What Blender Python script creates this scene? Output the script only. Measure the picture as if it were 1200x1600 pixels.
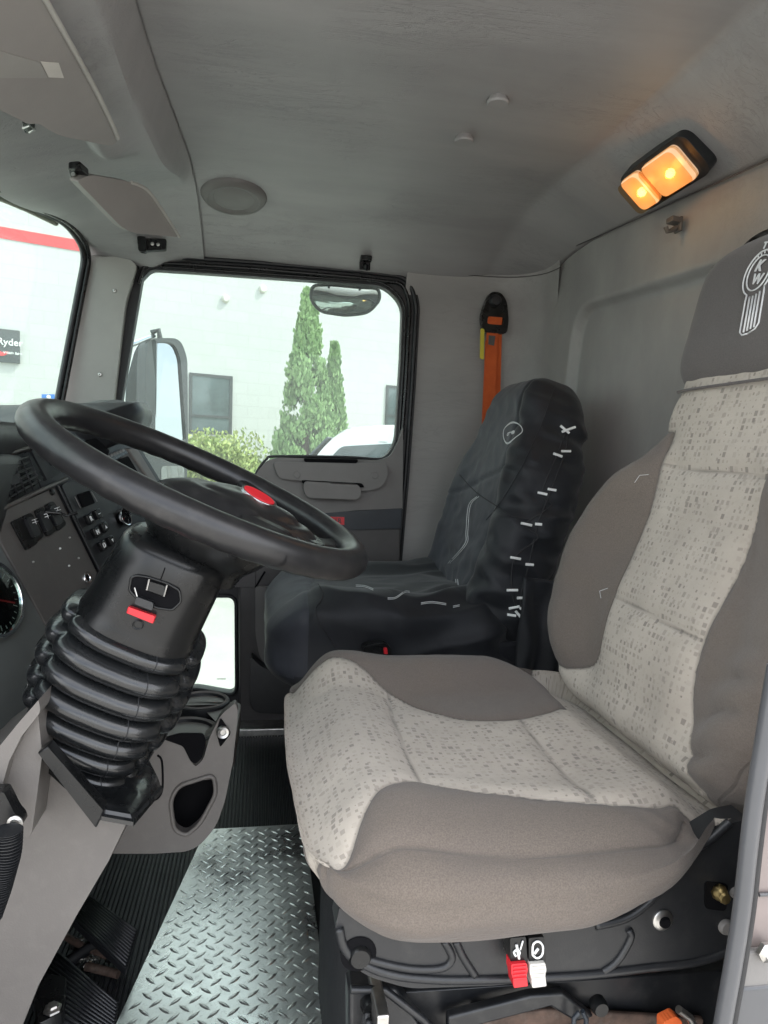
import bpy, bmesh, math, random
from mathutils import Vector, Matrix, noise
from mathutils.geometry import tessellate_polygon
for o in list(bpy.data.objects): bpy.data.objects.remove(o)
S = bpy.context.scene; COL = S.collection
R = math.radians
# ------------------------------------------------------------------ camera
FPX, CX, CY = 1100.0, 600.0, 800.0           # focal length in pixels of the 1200x1600 photograph
CAM = Vector((0, 0, .88))
def _basis():
    y = Vector((405-CX, 702-CY, FPX)).normalized(); s = .035
    a, b = 405-CX, 702-CY; t = -(a*a+b*b+FPX*FPX)/(a+b*s)
    x = Vector((a+t, b+s*t, FPX)).normalized(); z = x.cross(y)
    if z.y > 0: z = -z
    return x, y, z
AX, AY, AZ = _basis()                        # world axes seen in camera coordinates (x right, y down, z ahead)
def ray(px, py):
    v = Vector((px-CX, py-CY, FPX)); return Vector((AX.dot(v), AY.dot(v), AZ.dot(v)))
def P(px, py, Y=None, X=None, Z=None, pl=None):   # surveyed point: where the sight line meets a real plane of the cab
    r = ray(px, py)
    if Y is not None: t = (Y-CAM.y)/r.y
    elif X is not None: t = (X-CAM.x)/r.x
    elif Z is not None: t = (Z-CAM.z)/r.z
    else: n, d = pl; t = (d-n.dot(CAM))/n.dot(r)
    return CAM + t*r
cd = bpy.data.cameras.new("camera"); cam = bpy.data.objects.new("camera", cd); COL.objects.link(cam)
cd.sensor_fit = 'VERTICAL'; cd.sensor_height = 32; cd.lens = 32*FPX/1600; cd.clip_start = .02; cd.clip_end = 500
ex = Vector((AX.x, AY.x, AZ.x)); ey = Vector((AX.y, AY.y, AZ.y)); ez = Vector((AX.z, AY.z, AZ.z))
cam.matrix_world = Matrix.Translation(CAM) @ Matrix((ex, -ey, -ez)).transposed().to_4x4()
S.camera = cam
# ------------------------------------------------------------------ light
W = bpy.data.worlds.new("World"); S.world = W; W.use_nodes = True
SUNV = Vector((.95, -.16, 1.30)).normalized()          # towards the sun
sky = W.node_tree.nodes.new('ShaderNodeTexSky'); sky.sky_type = 'NISHITA'; sky.sun_disc = False
sky.sun_elevation = math.asin(SUNV.z); sky.sun_rotation = math.atan2(SUNV.x, SUNV.y)
sky.dust_density = 3.0; sky.air_density = 1.0; sky.ozone_density = 1.0
bg = W.node_tree.nodes['Background']; bg.inputs[1].default_value = .15
# broken bright cloud over the blue
_n = W.node_tree.nodes; _l = W.node_tree.links
_tc = _n.new('ShaderNodeTexCoord'); _mp = _n.new('ShaderNodeMapping'); _mp.inputs['Scale'].default_value = (1, 1, 2.4); _l.new(_tc.outputs['Generated'], _mp.inputs[0])
_nz = _n.new('ShaderNodeTexNoise'); _nz.inputs['Scale'].default_value = 2.2; _nz.inputs['Detail'].default_value = 8; _nz.inputs['Roughness'].default_value = .58; _l.new(_mp.outputs[0], _nz.inputs['Vector'])
_rp = _n.new('ShaderNodeValToRGB'); _rp.color_ramp.elements[0].position = .36; _rp.color_ramp.elements[1].position = .56; _l.new(_nz.outputs[0], _rp.inputs[0])
_mx = _n.new('ShaderNodeMix'); _mx.data_type = 'RGBA'; _l.new(_rp.outputs[0], _mx.inputs[0]); _l.new(sky.outputs[0], _mx.inputs[6]); _mx.inputs[7].default_value = (8.2, 8.35, 8.55, 1)
_l.new(_mx.outputs[2], bg.inputs[0])
sl = bpy.data.lights.new("sun", 'SUN'); sl.energy = 2.0; sl.angle = R(.5); sl.color = (1, .95, .87)
sun = bpy.data.objects.new("sun", sl); COL.objects.link(sun)
sun.rotation_euler = (-SUNV).to_track_quat('-Z', 'Y').to_euler()
S.view_settings.view_transform = 'Standard'; S.view_settings.look = 'None'
S.view_settings.exposure = 1.74; S.view_settings.gamma = 1.0
S.render.engine = 'CYCLES'
try:
    S.cycles.max_bounces = 10; S.cycles.diffuse_bounces = 6; S.cycles.transparent_max_bounces = 16
    S.cycles.glossy_bounces = 4; S.cycles.sample_clamp_indirect = 6; S.cycles.caustics_reflective = False; S.cycles.caustics_refractive = False
except Exception: pass
# ------------------------------------------------------------------ node helpers
class NT:
    def __init__(s, name):
        s.m = bpy.data.materials.new(name); s.m.use_nodes = True; s.t = s.m.node_tree; s.n = s.t.nodes
        s.b = s.n['Principled BSDF']; s.out = s.n['Material Output']; s.tc = None
    def N(s, kind, **kw):
        n = s.n.new('ShaderNode'+kind)
        for k, v in kw.items(): setattr(n, k, v)
        return n
    def L(s, a, b): s.t.links.new(a, b)
    def co(s, which='Object', scale=(1,1,1), rot=(0,0,0)):
        if not s.tc: s.tc = s.N('TexCoord')
        mp = s.N('Mapping'); mp.inputs['Scale'].default_value = scale; mp.inputs['Rotation'].default_value = rot
        s.L(s.tc.outputs[which], mp.inputs[0]); return mp.outputs[0]
    def noise(s, vec, scale, detail=4, rough=.55, dist=0):
        n = s.N('TexNoise'); n.inputs['Scale'].default_value = scale; n.inputs['Detail'].default_value = detail
        n.inputs['Roughness'].default_value = rough; n.inputs['Distortion'].default_value = dist
        s.L(vec, n.inputs['Vector']); return n.outputs[0]
    def ramp(s, fac, a, b, ca=(0,0,0,1), cb=(1,1,1,1)):
        r = s.N('ValToRGB'); r.color_ramp.elements[0].position = a; r.color_ramp.elements[1].position = b
        r.color_ramp.elements[0].color = ca; r.color_ramp.elements[1].color = cb; s.L(fac, r.inputs[0]); return r.outputs[0]
    def math(s, op, a, b=None, c=None):
        n = s.N('Math', operation=op)
        for i, v in enumerate((a, b, c)):
            if v is None: continue
            if isinstance(v, (int, float)): n.inputs[i].default_value = v
            else: s.L(v, n.inputs[i])
        return n.outputs[0]
    def mix(s, f, a, b):
        n = s.N('Mix', data_type='RGBA')
        for i, v in ((0, f), (6, a), (7, b)):
            if isinstance(v, (int, float)): n.inputs[i].default_value = v
            elif isinstance(v, tuple): n.inputs[i].default_value = v if len(v) == 4 else (*v, 1)
            else: s.L(v, n.inputs[i])
        return n.outputs[2]
    def bump(s, h, strength, dist, prev=None):
        n = s.N('Bump'); n.inputs['Strength'].default_value = strength; n.inputs['Distance'].default_value = dist
        s.L(h, n.inputs['Height'])
        if prev: s.L(prev, n.inputs['Normal'])
        s.L(n.outputs[0], s.b.inputs['Normal']); return n.outputs[0]
    def set(s, **kw):
        for k, v in kw.items():
            k = {'color': 'Base Color', 'rough': 'Roughness', 'metal': 'Metallic', 'coat': 'Coat Weight', 'sheen': 'Sheen Weight', 'ecol': 'Emission Color', 'emit': 'Emission Strength', 'spec': 'Specular IOR Level', 'trans': 'Transmission Weight', 'alpha': 'Alpha'}[k]
            if isinstance(v, tuple): v = v if len(v) == 4 else (*v, 1)
            if hasattr(v, 'links') or hasattr(v, 'is_linked'): s.L(v, s.b.inputs[k])
            else: s.b.inputs[k].default_value = v
        return s.m
def plain(name, c, rough=.5, metal=0, var=.12, vs=9, grain=0, gs=900, rv=.12, dust=0, **kw):
    """worn solid: slow colour variation, roughness variation, fine moulded grain, pale dust flecks"""
    t = NT(name); o = t.co()
    nz = t.noise(o, vs, 6, .6)
    col = t.mix(t.ramp(nz, .3, .7), tuple(x*(1-var) for x in c), tuple(min(1, x*(1+var)) for x in c))
    if dust:
        d = t.noise(o, 45, 8, .7); dm = t.math('MULTIPLY', t.ramp(d, .5, .8), dust)
        col = t.mix(dm, col, (.35, .33, .3))
    rg = t.math('MULTIPLY_ADD', t.noise(o, 30, 5), rv, rough-rv/2)
    t.set(color=col, rough=rg, metal=metal, **kw)
    if grain: t.bump(t.noise(o, gs, 2), grain, .0006)
    return t.m
M = {}
M['plastic'] = plain('black_plastic', (.016,.017,.019), .40, grain=.25, gs=700, dust=.04)
M['satin'] = plain('satin_black_plastic', (.007,.0075,.008), .28, grain=.06, gs=900, dust=.012, spec=.4)
M['rubber'] = plain('black_rubber', (.012,.013,.015), .5, grain=.2, dust=.04)
M['rim'] = plain('steering_wheel_vinyl', (.013,.013,.014), .33, grain=.16, gs=1100, dust=.06, rv=.2, vs=20)
M['boot'] = plain('moulded_boot_rubber', (.010,.011,.012), .27, grain=.04, dust=.02, rv=.1, coat=.35)
M['dash'] = plain('dash_brown_grey_plastic', (.092,.086,.080), .48, grain=.35, gs=600, dust=.06)
M['cluster'] = plain('cluster_grey_panel', (.115,.125,.120), .40, grain=.2, gs=600)
M['grey'] = plain('warm_grey_moulded_plastic', (.150,.138,.128), .46, grain=.35, gs=520, var=.08, dust=.12)
M['door'] = plain('door_grey_plastic', (.165,.158,.152), .52, grain=.35, gs=520, var=.07)
M['doordark'] = plain('door_dark_panel', (.075,.070,.070), .55, grain=.3, gs=520)
M['band'] = plain('door_navy_band', (.022,.028,.036), .45, grain=.2)
M['visor'] = plain('visor_vinyl', (.30,.285,.27), .6, grain=.3, gs=380, var=.06)
M['pillar'] = plain('pillar_trim_plastic', (.33,.32,.30), .55, grain=.4, gs=500, var=.06)
M['chrome'] = plain('chrome', (.75,.76,.77), .12, 1, var=.05, rv=.08)
M['steel'] = plain('zinc_steel', (.55,.54,.52), .34, 1, var=.2, vs=60, rv=.2)
M['brass'] = plain('yellow_zinc', (.62,.48,.22), .35, 1, var=.2, vs=80)
M['blackmetal'] = plain('black_painted_metal', (.014,.015,.017), .34, var=.2, dust=.07, rv=.2)
M['rust'] = plain('rusty_metal', (.085,.055,.042), .75, .2, var=.5, vs=60, dust=.3)
M['red'] = plain('red_plastic', (.62,.02,.03), .4, grain=.1)
M['whitep'] = plain('white_plastic', (.62,.60,.55), .45, grain=.1)
M['print'] = plain('white_print', (.86,.87,.86), .5, var=.02)
M['webbing_dark'] = plain('dark_webbing', (.02,.02,.022), .8)
M['yellow'] = plain('yellow_tag', (.65,.55,.05), .5)
M['thread'] = plain('silver_thread', (.62,.63,.63), .45, var=.05)
M['hole'] = plain('recess_shade_black', (.004,.004,.005), .8, spec=.1)  # near-black: shade painted into recesses and wells, also black marks and dials
M['bluesign'] = plain('blue_sign', (.02,.20,.65), .5)
M['redstripe'] = plain('red_paint', (.72,.05,.06), .6, var=.05, vs=1)
M['signgrey'] = plain('sign_grey', (.045,.05,.055), .6)
M['trim_tan'] = plain('tan_trim', (.45,.38,.28), .6)
def webbing():
    t = NT('orange_webbing'); o = t.co(scale=(1,1,1))
    w = t.N('TexWave'); w.inputs['Scale'].default_value = 260; w.bands_direction = 'Z'; t.L(o, w.inputs[0])
    c = t.mix(t.noise(o, 40), (.60,.095,.018), (.78,.15,.03))
    t.set(color=c, rough=.7); t.bump(w.outputs[0], .5, .0006); return t.m
M['orange'] = webbing()
def vinyl(name, c, wr=.9):
    """headliner vinyl: stretched creases, pebbled grain, rubbed mottling"""
    t = NT(name); o = t.co()
    s1 = t.noise(t.co(scale=(4, 26, 26), rot=(0,0,.22)), 1.3, 6, .62, 1.2)
    s2 = t.noise(t.co(scale=(18, 70, 70), rot=(0,0,-.1)), 1.6, 4, .6, 1.5)
    cr = t.math('ABSOLUTE', t.math('SUBTRACT', s1, .5)); cr = t.ramp(cr, 0, .035)
    cr2 = t.math('ABSOLUTE', t.math('SUBTRACT', s2, .5)); cr2 = t.ramp(cr2, 0, .05)
    msk = t.ramp(t.noise(o, 3.2, 3), .45, .62)
    h1 = t.mix(msk, (1,1,1), cr); h2 = t.mix(msk, (1,1,1), cr2)
    big = t.noise(t.co(scale=(1.2, 5, 3)), 1.5, 5, .6)
    col = t.mix(t.ramp(big, .3, .7), tuple(x*.86 for x in c), tuple(x*1.1 for x in c))
    col = t.mix(t.math('MULTIPLY', t.math('SUBTRACT', 1.0, h1), .25), col, tuple(x*.6 for x in c))
    t.set(color=col, rough=t.math('MULTIPLY_ADD', big, .2, .42))
    b = t.bump(t.noise(o, 420, 3), .25, .0006); b = t.bump(h1, .38*wr, .0018, b); t.bump(h2, .28*wr, .0009, b); return t.m
M['liner'] = vinyl('headliner_vinyl', (.345,.338,.338))
M['wallvinyl'] = vinyl('wall_vinyl', (.32,.312,.302), .5)
def seat_fabric():
    """one cloth: woven pale centre with scattered small squares, plain taupe bolsters; the seam is a stored distance"""
    t = NT('seat_fabric'); uv = t.N('UVMap'); uv.uv_map = 'cloth'
    at = t.N('Attribute'); at.attribute_name = 'seam'; sd = at.outputs['Fac']
    def squares(pitch, rot, off, smax):
        mp = t.N('Mapping'); mp.inputs['Scale'].default_value = (1/pitch,)*3; mp.inputs['Location'].default_value = (off, off*.7, 0); mp.inputs['Rotation'].default_value = (0,0,rot)
        t.L(uv.outputs[0], mp.inputs[0])
        fl = t.N('VectorMath', operation='FLOOR'); t.L(mp.outputs[0], fl.inputs[0])
        fr = t.N('VectorMath', operation='FRACTION'); t.L(mp.outputs[0], fr.inputs[0])
        wn = t.N('TexWhiteNoise', noise_dimensions='3D'); t.L(fl.outputs[0], wn.inputs[0])
        sr = t.N('SeparateColor'); t.L(wn.outputs['Color'], sr.inputs[0])
        sx = t.N('SeparateXYZ'); t.L(fr.outputs[0], sx.inputs[0])
        jx = t.math('MULTIPLY_ADD', sr.outputs[2], .24, .38)
        dx = t.math('ABSOLUTE', t.math('SUBTRACT', sx.outputs[0], jx)); dy = t.math('ABSOLUTE', t.math('SUBTRACT', sx.outputs[1], .5))
        d = t.math('MAXIMUM', dx, t.math('MULTIPLY', dy, .85))
        size = t.math('MULTIPLY', t.ramp(sr.outputs[0], .12, 1.0), smax)
        inside = t.math('LESS_THAN', d, size)
        return t.math('MULTIPLY', inside, t.math('MULTIPLY_ADD', sr.outputs[1], .66, .10))
    sq = t.math('MAXIMUM', squares(.0092, 0, 0, .34), t.math('MULTIPLY', squares(.0125, .0, .37, .22), .6))
    o = t.co()
    dirt = t.noise(o, 7, 6, .65)
    pale = t.mix(t.ramp(dirt, .35, .72), (.385,.343,.293), (.475,.428,.368))
    pale = t.mix(sq, pale, (.165,.145,.128))
    # fine weave
    wv = t.N('TexWave'); wv.inputs['Scale'].default_value = 330; t.L(uv.outputs[0], wv.inputs[0])
    wv2 = t.N('TexWave'); wv2.inputs['Scale'].default_value = 330; wv2.bands_direction = 'Y'; t.L(uv.outputs[0], wv2.inputs[0])
    weave = t.math('MULTIPLY', wv.outputs[0], wv2.outputs[0])
    fleck = t.noise(o, 700, 2)
    taupe = t.mix(t.ramp(fleck, .3, .7), (.112,.093,.079), (.162,.136,.115))
    st = t.ramp(t.noise(t.co(scale=(1,1,2.2)), 5.5, 5, .6, .4), .42, .75)
    taupe = t.mix(t.math('MULTIPLY', st, .45), taupe, (.12,.105,.10))
    col = t.mix(t.math('GREATER_THAN', sd, 0.0), taupe, pale)
    line = t.ramp(t.math('ABSOLUTE', sd), .0006, .0022)
    at2 = t.N('Attribute'); at2.attribute_name = 'stitch'; line2 = t.ramp(at2.outputs['Fac'], .0004, .0014)
    seam = t.math('MULTIPLY', line, line2)
    col = t.mix(t.math('MULTIPLY', t.math('SUBTRACT', 1.0, seam), .6), col, (.10,.09,.08))
    t.set(color=col, rough=.92, sheen=.15, spec=.2)
    b = t.bump(weave, .5, .0006); b = t.bump(fleck, .28, .0005, b); b = t.bump(t.noise(t.co(scale=(1,1,2.6)), 16, 4, .6, .5), .35, .006, b); t.bump(seam, .8, .002, b); return t.m
M['fabric'] = seat_fabric()
def headcloth():
    t = NT('headrest_cloth'); o = t.co(); f = t.noise(o, 800, 2)
    t.set(color=t.mix(t.ramp(f, .3, .7), (.085,.077,.075), (.125,.114,.108)), rough=.9, sheen=.15, spec=.2); t.bump(f, .3, .0005); return t.m
M['head'] = headcloth()
def coverfab(name='black_cover_cloth', c=(.009,.010,.013)):
    t = NT(name); o = t.co(); f = t.noise(o, 900, 2)
    w = t.noise(t.co(scale=(1, 1, .5)), 16, 4, .5, .8)
    t.set(color=t.mix(t.ramp(t.noise(o, 12, 5), .3, .7), tuple(x*.8 for x in c), tuple(x*1.3 for x in c)), rough=.62, sheen=.12, spec=.4)
    b = t.bump(f, .25, .0005); t.bump(w, .35, .006, b); return t.m
M['cover'] = coverfab(); M['coverlight'] = coverfab('slate_cover_cloth', (.026,.028,.036))
def glass(name, tint, refl=.10, dust=0):
    t = NT(name); tr = t.N('BsdfTransparent'); tr.inputs[0].default_value = (*tint, 1)
    gl = t.N('BsdfGlossy'); gl.inputs['Roughness'].default_value = .02; gl.inputs[0].default_value = (1,1,1,1)
    fr = t.N('Fresnel'); fr.inputs[0].default_value = 1.45; mx = t.N('MixShader')
    ge = t.N('NewGeometry'); t.L(t.math('MULTIPLY', t.math('MULTIPLY', fr.outputs[0], refl/.1), t.math('SUBTRACT', 1.0, ge.outputs['Backfacing'])), mx.inputs[0]); 
    tl = t.N('BsdfTranslucent'); tl.inputs[0].default_value = (.8,.86,.82,1); m2 = t.N('MixShader'); m2.inputs[0].default_value = dust; t.L(tr.outputs[0], m2.inputs[1]); t.L(tl.outputs[0], m2.inputs[2])
    t.L(m2.outputs[0], mx.inputs[1]); t.L(gl.outputs[0], mx.inputs[2]); t.L(mx.outputs[0], t.out.inputs[0]); return t.m
M['glass'] = glass('green_tinted_glass', (.70,.765,.74), .04, .05)
M['lens'] = glass('lens_glass', (.95,.80,.6), .12)
def mirrorm():
    t = NT('mirror_glass'); t.set(color=(.40,.42,.43), rough=.015, metal=1.0); return t.m
M['mirror'] = mirrorm(); M['mirror_bright'] = plain('convex_mirror_glass', (.85,.85,.83), .03, 1, var=.02, rv=0)
M['piping'] = plain('pale_piping', (.46,.45,.42), .5)
def diamond():
    t = NT('galvanised_plate'); o = t.co()
    n1 = t.noise(o, 6, 6, .65, .6); n2 = t.noise(o, 130, 6, .75)
    col = t.mix(t.ramp(n1, .35, .68), (.62,.63,.63), (.92,.93,.92)); col = t.mix(t.math('MULTIPLY', t.ramp(n2, .52, .75), .5), col, (.24,.22,.20))
    sc = t.ramp(t.noise(t.co(scale=(30, 2.5, 1), rot=(0,0,.5)), 2.5, 5, .7), .60, .66); col = t.mix(t.math('MULTIPLY', sc, .35), col, (.98,.98,.97))
    t.set(color=col, rough=t.math('MULTIPLY_ADD', n1, .55, .03), metal=.95)
    b = t.bump(t.noise(o, 30, 4), .15, .002); t.bump(n2, .12, .0005, b); return t.m
M['plate'] = diamond()
def blockwall():
    t = NT('painted_block'); mp = t.co('UV'); br = t.N('TexBrick')
    br.inputs['Color1'].default_value = (.545,.545,.54,1); br.inputs['Color2'].default_value = (.57,.57,.565,1); br.inputs['Mortar'].default_value = (.48,.48,.47,1)
    br.inputs['Scale'].default_value = 1; br.inputs['Brick Width'].default_value = .41; br.inputs['Row Height'].default_value = .205; br.inputs['Mortar Size'].default_value = .005; br.inputs['Mortar Smooth'].default_value = .3
    t.L(mp, br.inputs[0]); sn = t.noise(mp, .6, 5)
    col = t.mix(t.math('MULTIPLY', t.ramp(sn, .4, .75), .12), br.outputs[0], (.5,.5,.47))
    t.set(color=col, rough=.8); b = t.bump(br.outputs['Fac'], -.4, .012); t.bump(t.noise(mp, 40, 4), .2, .004, b); return t.m
M['block'] = blockwall()
def concrete():
    t = NT('concrete'); o = t.co(); n = t.noise(o, .8, 8, .65)
    t.set(color=t.mix(t.ramp(n, .3, .7), (.36,.35,.33), (.48,.47,.44)), rough=.9); t.bump(t.noise(o, 60, 5), .3, .004); return t.m
M['concrete'] = concrete()
def leaf(name, a, b):
    t = NT(name); o = t.co(); n = t.noise(o, 2.6, 4); n2 = t.noise(o, 24, 2)
    c = t.mix(t.ramp(t.math('MULTIPLY_ADD', n2, .5, t.math('MULTIPLY', n, .5)), .35, .65), a, b)
    t.set(color=c, rough=.6, spec=.3); return t.m
M['cypress'] = leaf('cypress_foliage', (.19,.31,.12), (.30,.44,.19))
M['bush'] = leaf('bush_foliage', (.20,.29,.08), (.44,.46,.17))
M['bark'] = plain('bark', (.10,.07,.05), .9)
M['carwhite'] = plain('white_car_paint', (.72,.73,.74), .25, var=.02, coat=1.0)
M['carglass'] = plain('car_window_glass', (.05,.065,.07), .06, var=.3)
M['tyre'] = plain('tyre_rubber', (.02,.02,.02), .8)
M['winglass'] = plain('building_glass', (.10,.13,.14), .05, var=.5, vs=1.2)
M['white_body'] = plain('white_body_paint', (.72,.72,.72), .3, var=.02)
# ------------------------------------------------------------------ object helpers
def setp(o, label=None, cat=None, group=None, kind=None):
    for k, v in (('label', label), ('category', cat), ('group', group), ('kind', kind)):
        if v: o[k] = v
    return o
def thing(name, label, cat, loc=(0,0,0), group=None):
    o = bpy.data.objects.new(name, None); COL.objects.link(o); o.location = loc; o.empty_display_size = .05
    return setp(o, label, cat, group)
def wloc(o):
    v = Vector((0,0,0))
    while o: v += o.location; o = o.parent
    return v
def mk(name, V, Fc, mat, parent=None, smooth=True, sub=0, bevel=0, seg=3, label=None, ang=None, solid=0):
    me = bpy.data.meshes.new(name); me.from_pydata([tuple(v) for v in V], [], [tuple(f) for f in Fc]); me.update()
    bm = bmesh.new(); bm.from_mesh(me); bmesh.ops.recalc_face_normals(bm, faces=bm.faces); bm.to_mesh(me); bm.free()
    for p in me.polygons: p.use_smooth = smooth
    mats = mat if isinstance(mat, list) else [mat]
    for m in mats: me.materials.append(M[m] if isinstance(m, str) else m)
    o = bpy.data.objects.new(name, me); COL.objects.link(o)
    if parent is not None: o.parent = parent; o.location = -wloc(parent)
    if solid: md = o.modifiers.new('solid', 'SOLIDIFY'); md.thickness = solid; md.offset = -1
    if bevel: md = o.modifiers.new('bevel', 'BEVEL'); md.width = bevel; md.segments = seg; md.limit_method = 'ANGLE'; md.angle_limit = R(35)
    if sub: md = o.modifiers.new('sub', 'SUBSURF'); md.levels = sub; md.render_levels = sub
    if ang is not None or (bevel and smooth):
        try: me.set_sharp_from_angle(angle=R(ang or 40))
        except Exception: pass
    if label: o['label'] = label
    return o
def cat_rom(pts, n=6, closed=True):
    out = []; N = len(pts)
    for i in range(N if closed else N-1):
        p0, p1, p2, p3 = (pts[(i-1) % N], pts[i], pts[(i+1) % N], pts[(i+2) % N]) if closed else (pts[max(i-1,0)], pts[i], pts[i+1], pts[min(i+2,N-1)])
        for k in range(n):
            t = k/n
            out.append(tuple(.5*((2*b)+(-a+c)*t+(2*a-5*b+4*c-d)*t*t+(-a+3*b-3*c+d)*t**3) for a, b, c, d in zip(p0, p1, p2, p3)))
    if not closed: out.append(tuple(pts[-1]))
    return out
def rnd(pts, r=12, n=5):
    """2D polygon with rounded corners (px or metres)"""
    out = []; N = len(pts)
    for i in range(N):
        a, b, c = Vector(pts[i-1][:2]), Vector(pts[i][:2]), Vector(pts[(i+1) % N][:2])
        rr = pts[i][2] if len(pts[i]) > 2 else r
        d1, d2 = (a-b), (c-b); l = min(rr, d1.length*.45, d2.length*.45)
        s, e = b+d1.normalized()*l, b+d2.normalized()*l
        if rr <= 0: out.append(tuple(b)); continue
        for k in range(n+1):
            t = k/n; out.append(tuple((1-t)**2*s+2*t*(1-t)*b+t*t*e))
    return out
def slab(name, outer, th, mat, parent=None, holes=(), **kw):
    """flat piece cut to an outline (world points), with real thickness th (vector), holes go through"""
    loops = [list(map(Vector, outer))]+[list(map(Vector, h)) for h in holes]
    tris = tessellate_polygon(loops); V = [v for l in loops for v in l]; n = len(V); th = Vector(th)
    F = [tuple(t) for t in tris]+[tuple(n+i for i in reversed(t)) for t in tris]
    k = 0
    for l in loops:
        m = len(l)
        for i in range(m): a, b = k+i, k+(i+1) % m; F.append((a, b, n+b, n+a))
        k += m
    kw.setdefault('smooth', True); kw.setdefault('ang', 35)
    return mk(name, V+[v+th for v in V], F, mat, parent, **kw)
def PX(pts, **k): return [P(a, b, **k) for a, b in pts]
def box(name, lo, hi, mat, parent=None, bevel=.004, **kw):
    x0,y0,z0 = lo; x1,y1,z1 = hi
    V = [(x,y,z) for x in (x0,x1) for y in (y0,y1) for z in (z0,z1)]
    F = [(0,1,3,2),(4,6,7,5),(0,4,5,1),(2,3,7,6),(0,2,6,4),(1,5,7,3)]
    return mk(name, V, F, mat, parent, bevel=bevel, **kw)
def obox(name, c, ux, uy, uz, mat, parent=None, bevel=.003, **kw):
    c, ux, uy, uz = map(Vector, (c, ux, uy, uz))
    V = [c+a*ux+b*uy+d*uz for a in (-1,1) for b in (-1,1) for d in (-1,1)]
    F = [(0,1,3,2),(4,6,7,5),(0,4,5,1),(2,3,7,6),(0,2,6,4),(1,5,7,3)]
    return mk(name, V, F, mat, parent, bevel=bevel, **kw)
def frame_at(t):
    t = t.normalized(); a = Vector((0,0,1)) if abs(t.z) < .9 else Vector((1,0,0))
    u = t.cross(a).normalized(); return u, t.cross(u).normalized()
def tubeVF(pts, r, seg=12, closed=False, sq=1.0):
    pts = [Vector(p) for p in pts]; n = len(pts); V = []; F = []; u0 = None
    for i, p in enumerate(pts):
        t = (pts[(i+1) % n]-pts[i-1]) if closed else (pts[min(i+1,n-1)]-pts[max(i-1,0)])
        if t.length < 1e-9: t = Vector((0,0,1))
        t.normalize()
        if u0 is None: u0, _ = frame_at(t)
        u = (u0-t*u0.dot(t)); u = u.normalized() if u.length > 1e-6 else frame_at(t)[0]; u0 = u; v = t.cross(u)
        rr = r[i] if isinstance(r, (list, tuple)) else r
        for k in range(seg):
            a = 2*math.pi*k/seg; V.append(p+rr*(math.cos(a)*u+sq*math.sin(a)*v))
    for i in range(n if closed else n-1):
        j = (i+1) % n
        for k in range(seg): F.append((i*seg+k, i*seg+(k+1) % seg, j*seg+(k+1) % seg, j*seg+k))
    if not closed: F.append(tuple(range(seg))[::-1]); F.append(tuple((n-1)*seg+k for k in range(seg)))
    return V, F
def tube(name, pts, r, mat, parent=None, seg=12, closed=False, **kw):
    V, F = tubeVF(pts, r, seg, closed); kw.setdefault('ang', 50); return mk(name, V, F, mat, parent, **kw)
def join(parts):
    V, F = [], []
    for v, f in parts:
        k = len(V); V += list(v); F += [tuple(i+k for i in q) for q in f]
    return V, F
def lathe(name, prof, org, axis, mat, parent=None, seg=40, sx=1, u=None, caps=(1,1), **kw):
    axis = Vector(axis).normalized(); 
    if u is None: u, v = frame_at(axis)
    else: u = Vector(u).normalized(); v = axis.cross(u)
    V = []; F = []; org = Vector(org); n = len(prof)
    for (r, h) in prof:
        for k in range(seg): a = 2*math.pi*k/seg; V.append(org+axis*h+r*(math.cos(a)*u*sx+math.sin(a)*v))
    for i in range(n-1):
        for k in range(seg): F.append((i*seg+k, i*seg+(k+1) % seg, (i+1)*seg+(k+1) % seg, (i+1)*seg+k))
    if caps[0]: F.append(tuple(range(seg))[::-1])
    if caps[1]: F.append(tuple((n-1)*seg+k for k in range(seg)))
    kw.setdefault('ang', 40); return mk(name, V, F, mat, parent, **kw)
def gridmesh(name, fn, nu, nv, mat, parent=None, **kw):
    V = [fn(i/nu, j/nv) for j in range(nv+1) for i in range(nu+1)]; w = nu+1
    F = [(j*w+i, j*w+i+1, (j+1)*w+i+1, (j+1)*w+i) for j in range(nv) for i in range(nu)]
    return mk(name, V, F, mat, parent, **kw)
def text(name, s, org, right, up, size, mat, parent=None, ext=.0006, bold=0.0, shear=0, label=None):
    cu = bpy.data.curves.new(name, 'FONT'); cu.body = s; cu.size = 1; cu.extrude = ext/size; cu.align_x = 'CENTER'; cu.align_y = 'CENTER'; cu.offset = bold; cu.shear = shear
    to = bpy.data.objects.new(name, cu); COL.objects.link(to)
    dg = bpy.context.evaluated_depsgraph_get(); dg.update(); me = bpy.data.meshes.new_from_object(to.evaluated_get(dg)); bpy.data.objects.remove(to)
    r = Vector(right).normalized(); u = (Vector(up)-r*Vector(up).dot(r)).normalized(); n = r.cross(u)
    V = [Vector(org)+size*(v.co.x*r+v.co.y*u+v.co.z*n) for v in me.vertices]; F = [tuple(p.vertices) for p in me.polygons]
    return mk(name, V, F, mat, parent, smooth=False, label=label)
def poly_sd(x, y, poly):
    """signed distance, positive inside"""
    ins = False; best = 1e9; n = len(poly); j = n-1
    for i in range(n):
        xi, yi = poly[i]; xj, yj = poly[j]
        if (yi > y) != (yj > y) and x < (xj-xi)*(y-yi)/(yj-yi)+xi: ins = not ins
        dx, dy = xj-xi, yj-yi; l = dx*dx+dy*dy or 1e-12; t = max(0, min(1, ((x-xi)*dx+(y-yi)*dy)/l))
        d = (x-xi-t*dx)**2+(y-yi-t*dy)**2
        if d < best: best = d
        j = i
    return math.sqrt(best)*(1 if ins else -1)
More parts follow.
